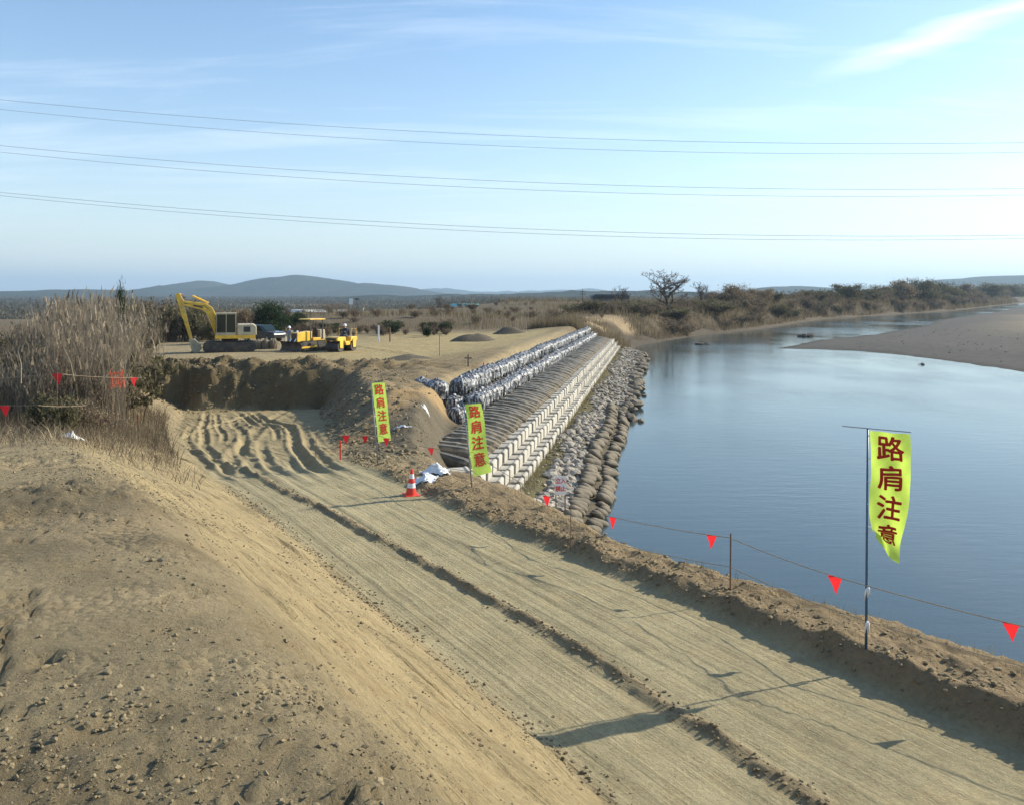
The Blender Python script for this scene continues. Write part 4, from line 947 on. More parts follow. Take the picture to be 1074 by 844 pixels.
def thicket():
    # far bank: brown thicket following the bend
    for i in range(250):
        y = 150 + 390 * rnd.random() ** 1.5; x = np.interp(y, BANKY, BANKX) - (1.4 + 15 * rnd.random() ** 1.3) * (1 + y / 600)
        h = rnd.uniform(1.3, 2.6) * (1 + y / 500); w = h * rnd.uniform(1.2, 2.0)
        k = rnd.random(); sh, m = (BROWN[i % 4], M_brownleaf) if k < 0.72 else (OLIVE[i % 3], M_olive)
        if y < 200: h *= 0.7
        plant('thicket_shrub', sh, m, float(x), y, h, w, 'brown shrub in the thicket along the river bend' if k < 0.72 else 'olive green shrub in the thicket along the river bend', 'shrub', 'thicket shrubs')
    # scrub beyond the field
    for i in range(110):
        y = rnd.uniform(112, 300); px = rnd.uniform(280, 690); x = (px - CX) / F * y
        if x > np.interp(y, BANKY, BANKX) - 8: continue
        h = rnd.uniform(0.5, 1.4); k = rnd.random() * 0.86; sh, m, lb = (RED[i % 2], M_redbrush, 'reddish leafless scrub') if k < 0.45 else ((BROWN[i % 4], M_brownleaf, 'low brown scrub bush') if k < 0.8 else (OLIVE[i % 3], M_olive, 'low olive scrub bush'))
        plant('scrub_bush', sh, m, x, y, h, h * rnd.uniform(1.2, 2.4), lb + ' on the plain behind the dry field', 'bush', 'scrub behind the field')
    for i in range(60):
        y = rnd.uniform(92, 112); px = rnd.uniform(270, 470); x = (px - CX) / F * y; h = rnd.uniform(0.4, 1.3)
        sh, m, lb = (RED[i % 2], M_redbrush, 'reddish brush') if i % 3 == 0 else (BROWN[i % 4], M_brownleaf, 'brown brush') if i % 3 == 1 else (DARK[i % 2], M_green, 'dark green brush')
        plant('scrub_bush', sh, m, x, y, h, h * rnd.uniform(1.0, 1.8), lb + ' in the strip behind the machines', 'bush', 'scrub behind the machines')
    for i in range(34):                                # brown bushes behind the excavator
        y = rnd.uniform(80, 100); px = rnd.uniform(125, 238); x = (px - CX) / F * y; h = rnd.uniform(2.0, 4.2) * (1.0 if px < 205 else 0.7)
        plant('brush_bush', BROWN[i % 4] if i % 3 else OLIVE[i % 3], M_brownleaf if i % 3 else M_olive, x, y, h, h * rnd.uniform(.8, 1.3), ('brown bush' if i % 3 else 'olive bush') + ' in the belt behind the excavator', 'bush', 'bushes behind the excavator')
    # bushes among the reeds on the near side
    for i in range(46):
        y = rnd.uniform(24, 62); px = rnd.uniform(-30, 130 if y < 40 else 160); x = (px - CX) / F * y; h = rnd.uniform(1.0, 2.6) * (0.6 if y < 30 else 1.0)
        sh, m, lb = (BROWN[i % 4], M_brownleaf, 'tangled brown bush') if i % 4 else (DARK[i % 2], M_olive, 'dark olive bush')
        plant('brush_bush', sh, m, x, y, h, h * rnd.uniform(0.8, 1.3), lb + ' among the dry reeds', 'bush', 'bushes among the reeds')
thicket()
def reeds():
    parts = []; n = 24000
    y = rng.uniform(30, 62, n); px = rng.uniform(-60, 176, n)
    lim = np.interp(px, [-60, 0, 45, 60, 110, 150, 190, 225], [1.6, 1.9, 2.7, 4.3, 4.6, 4.2, 3.5, 2.8])
    dens = 0.5 + 0.5 * vn(px * 0.03, y * 0.15, 901); k = (rng.uniform(0, 1, n) < (0.35 + 0.8 * dens) * (1 - 0.85 * ss(100, 176, px))) & ~((px > 132) & (y < 36 + (px - 132) * 0.55)); y, px, lim = y[k], px[k], lim[k]; n = len(y)
    x = (px - CX) / F * y; z = Hs(x, y); L = lim * rng.uniform(0.55, 1.05, n) * (0.85 + 0.2 * vn(px * 0.06, y * 0.3, 902))
    base = np.stack([x, y, z - 0.05], 1); lean = np.abs(rng.normal(0, 0.22, n)); az = rng.uniform(0, 6.28, n)
    parts.append(strips('', base, L, rng.uniform(0.014, 0.028, n), lean, az, None, 3))
    for q in range(3):                                   # leaf blades along the culms
        u = rng.uniform(0.2, 0.95, n); b2 = base + np.stack([np.sin(lean * .9) * np.cos(az) * L * u, np.sin(lean * .9) * np.sin(az) * L * u, np.cos(lean) * L * u], 1)
        parts.append(strips('', b2, rng.uniform(0.25, 0.6, n), rng.uniform(0.015, 0.03, n), rng.uniform(0.3, 1.0, n), rng.uniform(0, 6.28, n), None, 2, 0.8))
    k = rng.uniform(0, 1, n) < 0.5; m = k.sum(); tp = base[k] + np.stack([np.sin(lean[k]) * np.cos(az[k]) * L[k], np.sin(lean[k]) * np.sin(az[k]) * L[k], np.cos(lean[k]) * L[k] * .97], 1)
    parts.append(strips('', tp, rng.uniform(0.25, 0.5, m), rng.uniform(0.05, 0.12, m), rng.uniform(0.1, 0.5, m), rng.uniform(0, 6.28, m), None, 2, 0.6))
    o = join('reed_bed', parts, M_reed); tag(o, 'tall dry reeds standing left of the cutting', 'reeds', None, 'stuff')
    parts = []; n = 20000                                # low tangled brush in front of the reeds
    y = rng.uniform(15, 42, n); px = rng.uniform(-60, 190, n); t_ = -0.5 * (px - CX) / F * y + 0.866 * y
    x = (px - CX) / F * y; s_, t_ = st(x, y); k = (t_ > 21 + 4 * vn(x * 0.4, y * 0.4, 903)) & (s_ < sL(t_) - 0.5) & (rng.uniform(0, 1, n) < ss(20, 29, t_)); x, y = x[k], y[k]; n = len(x)
    z = Hs(x, y); L = rng.uniform(0.3, 1.25, n) * (0.7 + 0.5 * vn(x * .7, y * .7, 904)) * ss(18, 32, y + 4); L = np.maximum(L, 0.12)
    parts.append(strips('', np.stack([x, y, z - 0.02], 1), L, rng.uniform(0.007, 0.02, n), rng.uniform(0, 0.9, n), rng.uniform(0, 6.28, n), None, 3, 0.5))
    o = join('brush', parts, M_reed2); tag(o, 'low tangled dead brush in front of the reeds', 'brush', None, 'stuff')
    n = 5000; y = rng.uniform(17, 40, n); px = rng.uniform(-60, 210, n); x = (px - CX) / F * y; s_, t_ = st(x, y)
    k = (t_ > 17 + 5 * vn(x * .5, y * .5, 905)) & (s_ < sL(t_) - 0.7); x, y = x[k], y[k]; n = len(x); z = Hs(x, y)
    parts = [strips('', np.stack([x, y, z + 0.01], 1), rng.uniform(0.15, 0.6, n), rng.uniform(0.006, 0.016, n), rng.uniform(0.7, 1.5, n), rng.uniform(0, 6.28, n), None, 2)]
    n = 800; s_ = rng.uniform(-6, 3.2, n); t_ = 2.0 + 16 * rng.uniform(0, 1, n) ** 1.6; x, y = xy(s_, t_); z = Hs(x, y)
    parts.append(strips('', np.stack([x, y, z + 0.012], 1), rng.uniform(0.02, 0.09, n), rng.uniform(0.002, 0.006, n), rng.uniform(1.35, 1.57, n), rng.uniform(0, 6.28, n), None, 2))
    o = join('straw_litter', parts, M_straw); tag(o, 'dead straw and root bits strewn on the bare soil', 'straw', None, 'stuff')
    # weeds along the foot of the blocks and on the near berm edge
    n = 7000; v = -5 + 88 * rng.uniform(0, 1, n) ** 1.3; w = rng.normal(-2.75, 0.25, n); x = 2.7 + v * RDX + w * RDY; y = 27.7 + v * RDY - w * RDX; z = Hs(x, y)
    parts = [strips('', np.stack([x, y, z - 0.02], 1), rng.uniform(0.1, 0.35, n), rng.uniform(0.01, 0.025, n), rng.uniform(0, 0.9, n), rng.uniform(0, 6.28, n), None, 2)]
    n = 1200; t_ = rng.uniform(2, 16, n); s_ = sEdge(t_) + rng.normal(0.12, 0.14, n); x, y = xy(s_, t_); z = Hs(x, y)
    parts.append(strips('', np.stack([x, y, z - 0.02], 1), rng.uniform(0.03, 0.16, n), rng.uniform(0.003, 0.008, n), rng.uniform(0, 1.0, n), rng.uniform(0, 6.28, n), None, 2))
    # tall dry grass over the far bank and the plain
    n = 75000; y = 100 + 420 * rng.uniform(0, 1, n) ** 1.5; px = rng.uniform(120, 1150, n); x = (px - CX) / F * y; bx = np.interp(y, BANKY, BANKX); k = (x < bx - 2.2 - 1.5 * vn(y * .2, y * 0, 931)) & ~((y < 108) & (px > 300)) & ~((px > 285) & (px < 525) & (y > 150)) & ~((y < 172) & (x > bx - 13) & (rng.uniform(0, 1, n) > 0.2)) & (fbm(x * 0.05, y * 0.05, 930, 3) > -0.25); x, y = x[k], y[k]; n = len(x); z = Hs(x, y)
    o = join('dry_grass', [strips('', np.stack([x, y, z - .05], 1), rng.uniform(0.4, 1.3, n) * (1 + y / 400), rng.uniform(0.03, 0.07, n) * (y / 120), rng.uniform(0, 0.7, n), rng.uniform(0, 6.28, n), None, 1)], leaf_mat('tall_dry_grass', (0.20, 0.155, 0.09), 0.4)); tag(o, 'tall dry grass covering the far bank and plain', 'grass', None, 'stuff')
    n = 36000; y = 108 + 560 * rng.uniform(0, 1, n) ** 1.8; x = np.interp(y, BANKY, BANKX) - (0.7 + 10 * rng.uniform(0, 1, n) ** 1.2) * (1 + y / 700); z = Hs(x, y); k = (z > 0.15) & ((fbm(x * .15, y * .15, 933, 3) > .12) | (y > 175)); x, y, z = x[k], y[k], z[k]; n = len(x)
    o = join('bank_grass', [strips('', np.stack([x, y, z - .05], 1), rng.uniform(0.35, 1.2, n) * (1 + y / 350), rng.uniform(0.03, 0.08, n) * (y / 120), rng.uniform(0, 0.9, n), rng.uniform(0, 6.28, n), None, 1)], leaf_mat('bank_brush', (0.165, 0.130, 0.078), 0.45)); tag(o, 'dense dead grass and brush on the eroded river bank', 'grass', None, 'stuff')
    # far woodland that closes the plain in front of the hills
    n = 160000; y = 330 + 2300 * rng.uniform(0, 1, n) ** 1.5; px = rng.uniform(-120, 1200, n); x = (px - CX) / F * y; bx = np.interp(y, BANKY, BANKX); dn = fbm(x * 0.012, y * 0.02, 940, 3); k = (x < bx - 15) & (dn > -0.3) & ~((px > 288) & (px < 523) & (y < 600)); x, y, dn = x[k], y[k], dn[k]; n = len(x); z = Hs(x, y)
    hh = (2.5 + 6.0 * np.clip(dn + .2, 0, 1)) * rng.uniform(0, 1, n) ** 0.6
    o = join('far_woodland', [strips('', np.stack([x, y, z + hh * .75], 1), rng.uniform(0.8, 2.0, n) * (0.6 + y / 900), rng.uniform(0.5, 1.3, n) * (0.5 + y / 700), rng.uniform(0, 1.8, n), rng.uniform(0, 6.28, n), None, 1)], leaf_mat('far_wood', (0.085, 0.075, 0.048), 0.45)); tag(o, 'far winter woodland and hedges below the hills', 'woodland', None, 'stuff')
    o = join('weeds', parts, leaf_mat('dry_weed', (0.19, 0.165, 0.085), 0.4)); tag(o, 'dry weeds along the foot of the blocks and the berm edge', 'weeds', None, 'stuff')
reeds()
# fallen pale branches in the brush
for i, (px, py, l, a, e) in enumerate(((105, 392, 1.6, 0.5, 0.9), (22, 392, 1.5, 1.8, 0.7), (78, 390, 1.3, 2.2, 0.9), (20, 448, 1.2, 0.6, 0.4), (112, 437, 0.8, 0.3, 0.3))):
    d = 27; q = PD(px, py, d); z = H(q.x, q.y); dv = Vector((math.cos(a) * math.cos(e), 0.2, math.sin(e))) * l
    o = MB().tube([(0, 0, 0), dv * .5 + Vector((0.05, 0, 0.08)), dv], [0.022, 0.018, 0.008], 5).build('fallen_branch', M_straw); o.location = (q.x, q.y, max(z, q.z - 0.3)); tag(o, ('pale fallen branch leaning in the brush by the orange netting', 'pale branch sticking out at the edge of the brush', 'pale forked stick in the middle of the brush', 'bleached branch lying low at the brush front', 'short bleached stick lying beside the pale plastic scrap')[i], 'branch', 'fallen branches')

# ------------------------------------------------------------------ clods
def clods():
    it = []; nc = 260; cs_ = np.concatenate([rng.uniform(-7, 1.2, nc), rng.normal(0.9, 0.5, 160), rng.uniform(1.2, 4.3, 130)]); ct_ = np.concatenate([1.9 + 20 * rng.uniform(0, 1, nc) ** 1.5, 1.9 + 14 * rng.uniform(0, 1, 290)])
    cx_, cy_ = xy(cs_, ct_); cx_ = np.concatenate([cx_, rng.uniform(-2.6, -0.1, 170)]); cy_ = np.concatenate([cy_, 2.55 + 1.3 * rng.uniform(0, 1, 170) ** 1.6]); wgt = fbm(cx_ * 0.6, cy_ * 0.6, 950, 3) + 0.8 * (1 - ss(2.5, 3.6, cy_)) + 0.5 * np.exp(-(((cx_ + 4.6) / 1.6) ** 2 + ((cy_ - 10.5) / 2.5) ** 2)); X_, Y_, R_ = [], [], []
    for a_, b_, g_ in zip(cx_, cy_, wgt):
        m_ = int(10 + 34 * max(0.0, min(1.2, g_ + 0.35)) * rnd.random()); sp = rnd.uniform(0.03, 0.16) * (1 + 0.08 * b_); X_.append(a_ + rng.normal(0, sp, m_)); Y_.append(b_ + rng.normal(0, sp, m_)); R_.append((0.0025 + 0.0075 * rng.uniform(0, 1, m_) ** 3) * (1 + 0.10 * b_) * rnd.uniform(.6, 1.4))
    x, y, r = np.concatenate(X_), np.concatenate(Y_), np.concatenate(R_); z = Hs(x, y); it = [(a, b, c + q_ * 0.15, q_) for a, b, c, q_ in zip(x, y, z, r)]
    # spill at the foot of the slope, windrow crumbs, berm and heap lumps
    n = 2600; t_ = 1.5 + 19 * rng.uniform(0, 1, n) ** 1.4; s_ = np.where(rng.uniform(0, 1, n) < 0.6, 4.4 + rng.normal(0, 0.14, n), np.interp(t_, [0, 5, 8.7, 12, 20, 26], [5.7, 5.9, 6.02, 5.85, 5.35, 5.5]) + rng.normal(0, 0.09, n))
    x, y = xy(s_, t_); z = Hs(x, y); r = 0.008 + 0.02 * rng.uniform(0, 1, n) ** 2; it += [(a, b, c + q * .25, q) for a, b, c, q in zip(x, y, z, r)]
    n = 2600; t_ = rng.uniform(1.5, 24, n); s_ = sR(t_) + 0.1 + np.abs(rng.normal(0, 0.45, n)); x, y = xy(s_, t_); z = Hs(x, y); r = 0.009 + 0.03 * rng.uniform(0, 1, n) ** 3
    it += [(a, b, c + q * .25, q) for a, b, c, q in zip(x, y, z, r)]
    n = 2600; t_ = rng.uniform(22, 50, n); s_ = sR(t_) + 0.2 + np.abs(rng.normal(0, 1.8, n)); x, y = xy(s_, t_); z = Hs(x, y); r = 0.02 + 0.07 * rng.uniform(0, 1, n) ** 3
    it += [(a, b, c + q * .25, q) for a, b, c, q in zip(x, y, z, r)]
    n = 1500; t_ = rng.uniform(50.5, 56, n); s_ = rng.uniform(2, 22, n); x, y = xy(s_, t_); z = Hs(x, y); r = 0.03 + 0.08 * rng.uniform(0, 1, n) ** 3
    it += [(a, b, c + q * .25, q) for a, b, c, q in zip(x, y, z, r)]
    o = merge_lumps('soil_clods', it, leaf_mat('clod_soil', (0.255, 0.203, 0.120), 0.22, 0), None, 1, 0.8, 0.9); tag(o, 'crumbled soil clods scattered over the slope and berm', 'clods', None, 'stuff')
clods()
# gravel and driftwood on the bar and in the shallows
for px, py, r, lab in ((737, 361, 0.8, 'snag of dark debris lying in the river near the far bank'), (846, 353, 1.0, 'dark tangle of driftwood in the shallows off the gravel bar'), (966, 382, 0.22, 'lone dark stone in the water beside the gravel bar')):
    q = P(px, py, 0.05); root = empty('river_debris', q); tag(root, lab, 'debris')
    for i in range(5):
        o = link('lump', STONES[i % 4], M_bark, root); o.location = (rnd.uniform(-1.3, 1.3) * r, rnd.uniform(-.3, .3), rnd.uniform(-.05, .1)); o.scale = (r * rnd.uniform(.5, 1.0), r * .5, r * rnd.uniform(.25, .5))
    for i in range(4): MB().tube([(rnd.uniform(-.5, .5), 0, 0), (rnd.uniform(-1.5, 1.5) * r, 0, rnd.uniform(.1, .8) * r)], [0.06, 0.03], 5).build('branch', M_bark, root)
n = 400; xs = rng.uniform(40, 90, n); ys = rng.uniform(70, 170, n); sd_ = poly_sd(xs, ys, BARP); k = sd_ > 0.5; xs, ys = xs[k], ys[k]; zs = Hs(xs, ys)
o = merge_lumps('bar_cobbles', [(a, b, c + .03, rnd.uniform(.04, .12)) for a, b, c in zip(xs, ys, zs)], leaf_mat('cobble', (0.12, 0.112, 0.10), .35, 0)); tag(o, 'scattered cobbles on the gravel bar', 'cobbles', None, 'stuff')

# ------------------------------------------------------------------ machines
def track(root, x0, x1, y, w, r, zc, name='track'):
    prof = []; n = 10
    for i in range(n + 1): a = math.pi / 2 + math.pi * i / n; prof.append((x0 + r * math.cos(a), zc + r * math.sin(a)))
    for i in range(n + 1): a = -math.pi / 2 + math.pi * i / n; prof.append((x1 + r * math.cos(a), zc + r * math.sin(a)))
    t_ = MB(); m_ = len(prof); inner = [(x * 1.0 + (0), z) for x, z in prof]
    t_.prism(prof, y - w / 2, y + w / 2)
    L = x1 - x0; per = []
    k = int(L / 0.19)
    for i in range(k + 1):
        x = x0 + L * i / k
        for sz in (-1, 1): t_.box((x, y, zc + sz * (r + 0.015)), (0.05, w, 0.06))
    for cx_, sg in ((x0, -1), (x1, 1)):
        for i in range(5):
            a = -1.2 + 2.4 * i / 4; t_.box((cx_ + sg * math.cos(a) * (r + .015), y, zc + math.sin(a) * (r + .015)), (0.06, w, 0.05), Matrix.Rotation(-sg * a, 3, 'Y'))
    tr = t_.build(name, M_dark, root)
    fr = MB(); sgn = 1 if y > 0 else -1
    fr.box(((x0 + x1) / 2, y + sgn * (w / 2 + 0.01), zc), (L * 0.9, 0.06, r * 0.8)).build('track_frame', M_dark, tr, 0.01)
    for cx_ in (x0, x1): MB().cyl((cx_, y + sgn * (w / 2 + .02), zc), (0, 1, 0), r * .72, .07, 18).build('sprocket', M_dark, tr)
    for i in range(5): MB().cyl((x0 + L * (i + .5) / 5, y + sgn * (w / 2 + .05), zc - r * .45), (0, 1, 0), r * .3, .07, 12).build('roller', M_dark, tr)
    return tr
def excavator():
    q = PD(241, 372, 68); z = H(q.x, q.y); root = empty('excavator', (q.x, q.y, z), math.pi + 0.30); tag(root, 'yellow crawler excavator with raised boom digging at the cutting edge', 'excavator')
    for y in (-0.95, 0.95): track(root, -1.55, 1.55, y, 0.5, 0.38, 0.42)
    MB().box((0, 0, 0.62), (1.5, 1.5, 0.35)).cyl((0, 0, 0.88), (0, 0, 1), 0.62, 0.22, 24).build('undercarriage', M_dark, root, 0.03)
    MB().prism([(-1.85, 1.05), (1.05, 1.05), (1.05, 1.32), (-1.85, 1.32)], -1.2, 1.2).build('deck', M_yellow, root, 0.03)
    MB().prism([(-1.95, 1.30), (-0.55, 1.30), (-0.55, 2.12), (-1.75, 2.12), (-1.95, 1.95)], -1.2, 1.2).build('counterweight', M_cream, root, 0.06)
    MB().prism([(-0.54, 1.32), (1.0, 1.32), (0.9, 1.85), (-0.54, 1.95)], -1.2, -0.15).build('engine_hood', M_yellow, root, 0.04)
    cab = MB()
    for x, y in ((-0.45, 0.2), (-0.45, 1.18), (0.95, 0.2), (0.95, 1.18), (0.25, 1.18)): cab.beam((x, y, 1.32), (x * .97, y, 2.92), 0.055, 0.055)
    cab.box((0.25, 0.69, 2.95), (1.5, 1.06, 0.10)).box((0.25, 0.69, 1.42), (1.45, 1.0, 0.2)); cb = cab.build('cab', M_cream, root, 0.01)
    for c, d in (((0.97, 0.69, 2.15), (0.06, 0.9, 1.4)), ((-0.1, 1.19, 2.22), (0.62, 0.06, 1.32)), ((0.6, 1.19, 2.22), (0.62, 0.06, 1.32)), ((0.25, 0.19, 2.2), (1.3, 0.02, 1.2)), ((-0.47, 0.69, 2.3), (0.02, 0.9, 1.0))): MB().box(c, d).build('window', M_glass, cb)
    MB().box((0.1, 0.69, 1.75), (0.5, 0.5, 0.12)).box((-0.14, 0.69, 2.1), (0.12, 0.5, 0.7)).build('seat', M_tire, cb, 0.03)
    bo = MB(); up = (0, 1, 0)
    bo.prism([(0.58, 1.48), (0.98, 1.55), (1.68, 2.92), (1.98, 3.20), (3.42, 3.58), (3.48, 3.82), (3.38, 3.92), (1.75, 3.72), (1.26, 3.38), (0.55, 1.82)], -0.42, -0.02); bm_ = bo.build('boom', M_yellow, root, 0.025)
    ar = MB(); ar.prism([(3.62, 4.5), (3.92, 4.42), (3.78, 3.85), (2.88, 0.95), (2.68, 0.95), (3.30, 3.55), (3.32, 3.9)], -0.37, -0.07); ak = ar.build('arm', M_yellow, root, 0.02)
    for a, b, c, par in (((1.55, 3.72), (2.7, 4.28), (3.6, 4.48), bm_), ((3.72, 3.95), (3.35, 2.6), (2.85, 1.3), ak), ((1.0, 1.35), (1.35, 2.2), (1.7, 3.0), bm_)):
        y = -0.22; MB().tube([(a[0], y, a[1]), (b[0], y, b[1])], 0.085, 10).build('cylinder', M_yellow, par); MB().tube([(b[0], y, b[1]), (c[0], y, c[1])], 0.06, 8).build('rod', M_chrome, par)
    bk = MB(); bk.prism([(2.95, 0.95), (2.55, 1.0), (2.15, 0.62), (2.05, 0.22), (2.3, -0.02), (2.62, -0.02), (2.72, 0.1), (2.45, 0.12), (2.25, 0.3), (2.35, 0.62), (2.65, 0.82), (2.9, 0.8)], -0.72, 0.28)
    bk.prism([(2.95, 0.95), (2.55, 1.0), (2.15, 0.62), (2.05, 0.22), (2.3, -0.02), (2.72, 0.06)], -0.75, -0.72).prism([(2.95, 0.95), (2.55, 1.0), (2.15, 0.62), (2.05, 0.22), (2.3, -0.02), (2.72, 0.06)], 0.28, 0.31)
    bq = bk.build('bucket', M_cream, root)
    for i in range(5): MB().beam((2.62, -0.62 + i * .2, 0.03), (2.88, -0.62 + i * .2, 0.0), 0.08, 0.06, 0.04, 0.02).build('tooth', M_dark, bq)
    for dy in (-0.03, -0.41):                             # hydraulic hoses along the boom
        MB().tube([(0.75, dy, 1.9), (1.35, dy - .02, 3.1), (1.8, dy, 3.5), (2.6, dy - .02, 3.62), (3.3, dy, 3.72)], 0.03, 6).build('hose', M_tire, bm_)
    MB().box((-1.25, 1.205, 1.75), (0.5, 0.02, 0.4)).build('vent', M_dark, root); MB().box((2.3, -0.005, 3.48), (0.7, 0.012, 0.12), Matrix.Rotation(-0.24, 3, 'Y')).build('stripe', M_dark, bm_)
    MB().tube([(-1.2, -0.7, 2.0), (-1.2, -0.7, 2.4)], 0.05, 10).build('exhaust', M_dark, root)
    for y in (-1.21, 1.21): MB().tube([(-1.5, y, 2.1), (-1.5, y, 2.35), (-0.6, y, 2.35), (-0.6, y, 2.1)], 0.02, 6).build('handrail', M_dark, root)
excavator()
def bulldozer():
    q = PD(322, 370, 69.5); z = H(q.x, q.y); root = empty('bulldozer', (q.x, q.y, z), math.atan2(-0.78, -0.62)); root.scale = (.92, .92, .94); tag(root, 'yellow bulldozer with open canopy and broad dark blade lowered', 'bulldozer')
    for y in (-0.82, 0.82): track(root, -1.15, 1.05, y, 0.45, 0.40, 0.43)
    MB().prism([(-0.2, 0.75), (1.35, 0.75), (1.35, 1.55), (-0.2, 1.65)], -0.42, 0.42).build('engine_hood', M_yellow, root, 0.04)
    MB().box((1.37, 0, 1.15), (0.04, 0.7, 0.66)).build('grille', M_dark, root)
    MB().prism([(-1.35, 0.75), (-0.2, 0.75), (-0.2, 1.1), (-1.35, 1.1)], -0.58, 0.58).build('platform', M_yellow, root, 0.03)
    MB().prism([(-1.55, 0.9), (-0.95, 0.9), (-0.95, 1.75), (-1.45, 1.75)], -0.58, 0.58).build('fuel_tank', M_cream, root, 0.05)
    MB().box((-0.62, 0, 1.25), (0.5, 0.5, 0.14)).box((-0.85, 0, 1.6), (0.12, 0.5, 0.65)).build('seat', M_tire, root, 0.04)
    for x, y in ((-1.2, -0.6), (-1.2, 0.6), (0.1, -0.6), (0.1, 0.6)): MB().beam((x, y, 1.0), (x, y, 2.58), 0.07, 0.07).build('canopy_post', M_dark, root)
    MB().prism([(-1.4, 2.58), (0.3, 2.58), (0.25, 2.68), (-1.35, 2.68)], -0.75, 0.75).build('canopy', M_yellow, root, 0.02)
    MB().tube([(0.95, 0.2, 1.5), (0.95, 0.2, 2.1)], 0.045, 10).build('exhaust', M_dark, root)
    b = MB(); pf_ = []
    for i in range(7): a = -0.9 + 1.8 * i / 6; pf_.append((1.62 + 0.55 * (1 - math.cos(a)), 0.45 + 0.5 * math.sin(a)))
    b.prism(pf_ + [(x - 0.05, z_) for x, z_ in reversed(pf_)], -1.35, 1.35).build('blade', M_dark, root)
    for y in (-1.12, 1.12): MB().beam((-0.2, y, 0.42), (1.62, y, 0.35), 0.10, 0.14).build('push_arm', M_yellow, root)
    for y in (-0.3, 0.3): MB().tube([(1.2, y, 1.25), (1.62, y, 0.75)], 0.05, 8).build('lift_cylinder', M_chrome, root)
    for y in (-0.35, 0.35): MB().box((1.30, y, 1.66), (0.12, 0.16, 0.12)).build('headlight', M_white, root, 0.01)
bulldozer()
def figure(name, joints, edges, clothes, lab, loc, rz):
    """skinned body: joints {name: (pos, radius)}"""
    names = list(joints); me = bpy.data.meshes.new('body'); me.from_pydata([joints[n][0] for n in names], [(names.index(a), names.index(b)) for a, b in edges], [])
    o = bpy.data.objects.new('body', me); COL.objects.link(o); md = o.modifiers.new('skin', 'SKIN'); sv = me.skin_vertices[0].data
    for i, n in enumerate(names): sv[i].radius = (joints[n][1], joints[n][1]); sv[i].use_root = (n == 'pelvis')
    sb = o.modifiers.new('sub', 'SUBSURF'); sb.levels = 2; sb.render_levels = 2
    dg = bpy.context.evaluated_depsgraph_get(); dg.update(); nm = bpy.data.meshes.new_from_object(o.evaluated_get(dg)); bpy.data.objects.remove(o)
    nm.materials.clear(); nm.materials.append(clothes); nm.materials.append(M_skin); hz = joints['neck'][0][2]
    hands = [Vector(joints[k][0]) for k in ('handL', 'handR')]
    for p in nm.polygons:
        c = p.center
        if c.z > hz or any((c - h).length < 0.085 for h in hands): p.material_index = 1
        p.use_smooth = True
    root = empty(name, loc, rz); tag(root, lab, 'person'); link('body', nm, None, root)
    h = Vector(joints['head'][0]); hm = MB(); hm.lathe([(0.150, 0.02), (0.148, 0.03), (0.125, 0.04), (0.122, 0.09), (0.10, 0.15), (0.055, 0.19), (0.01, 0.20)], 18); hl = hm.build('helmet', M_white, root, smooth=True); hl.location = h + Vector((0, 0, 0.0))
    return root
STAND = dict(pelvis=((0, 0, .95), .155), chest=((0, 0, 1.3), .17), neck=((0, 0, 1.5), .06), head=((0.02, 0, 1.64), .095), shL=((0, .19, 1.42), .075), elL=((.03, .26, 1.14), .05), handL=((.12, .25, .9), .042), shR=((0, -.19, 1.42), .075), elR=((.05, -.27, 1.15), .05), handR=((.2, -.24, .95), .042),
             hipL=((0, .1, .88), .105), knL=((.03, .11, .48), .075), anL=((-.02, .12, .08), .05), toeL=((.14, .13, .03), .04), hipR=((0, -.1, .88), .105), knR=((.02, -.11, .48), .075), anR=((-.02, -.12, .08), .05), toeR=((.14, -.13, .03), .04))
EDG = [('pelvis', 'chest'), ('chest', 'neck'), ('neck', 'head'), ('chest', 'shL'), ('shL', 'elL'), ('elL', 'handL'), ('chest', 'shR'), ('shR', 'elR'), ('elR', 'handR'), ('pelvis', 'hipL'), ('hipL', 'knL'), ('knL', 'anL'), ('anL', 'toeL'), ('pelvis', 'hipR'), ('hipR', 'knR'), ('knR', 'anR'), ('anR', 'toeR')]
SIT = dict(STAND); SIT.update(pelvis=((0, 0, .15), .155), chest=((.02, 0, .5), .17), neck=((.03, 0, .7), .06), head=((.06, 0, .84), .095), shL=((.02, .19, .62), .075), elL=((.12, .25, .38), .05), handL=((.36, .17, .40), .042), shR=((.02, -.19, .62), .075), elR=((.12, -.25, .38), .05), handR=((.36, -.17, .40), .042),
           hipL=((.08, .1, .13), .105), knL=((.45, .13, .14), .075), anL=((.47, .13, -.26), .05), toeL=((.6, .13, -.31), .04), hipR=((.08, -.1, .13), .105), knR=((.45, -.13, .14), .075), anR=((.47, -.13, -.26), .05), toeR=((.6, -.13, -.31), .04))
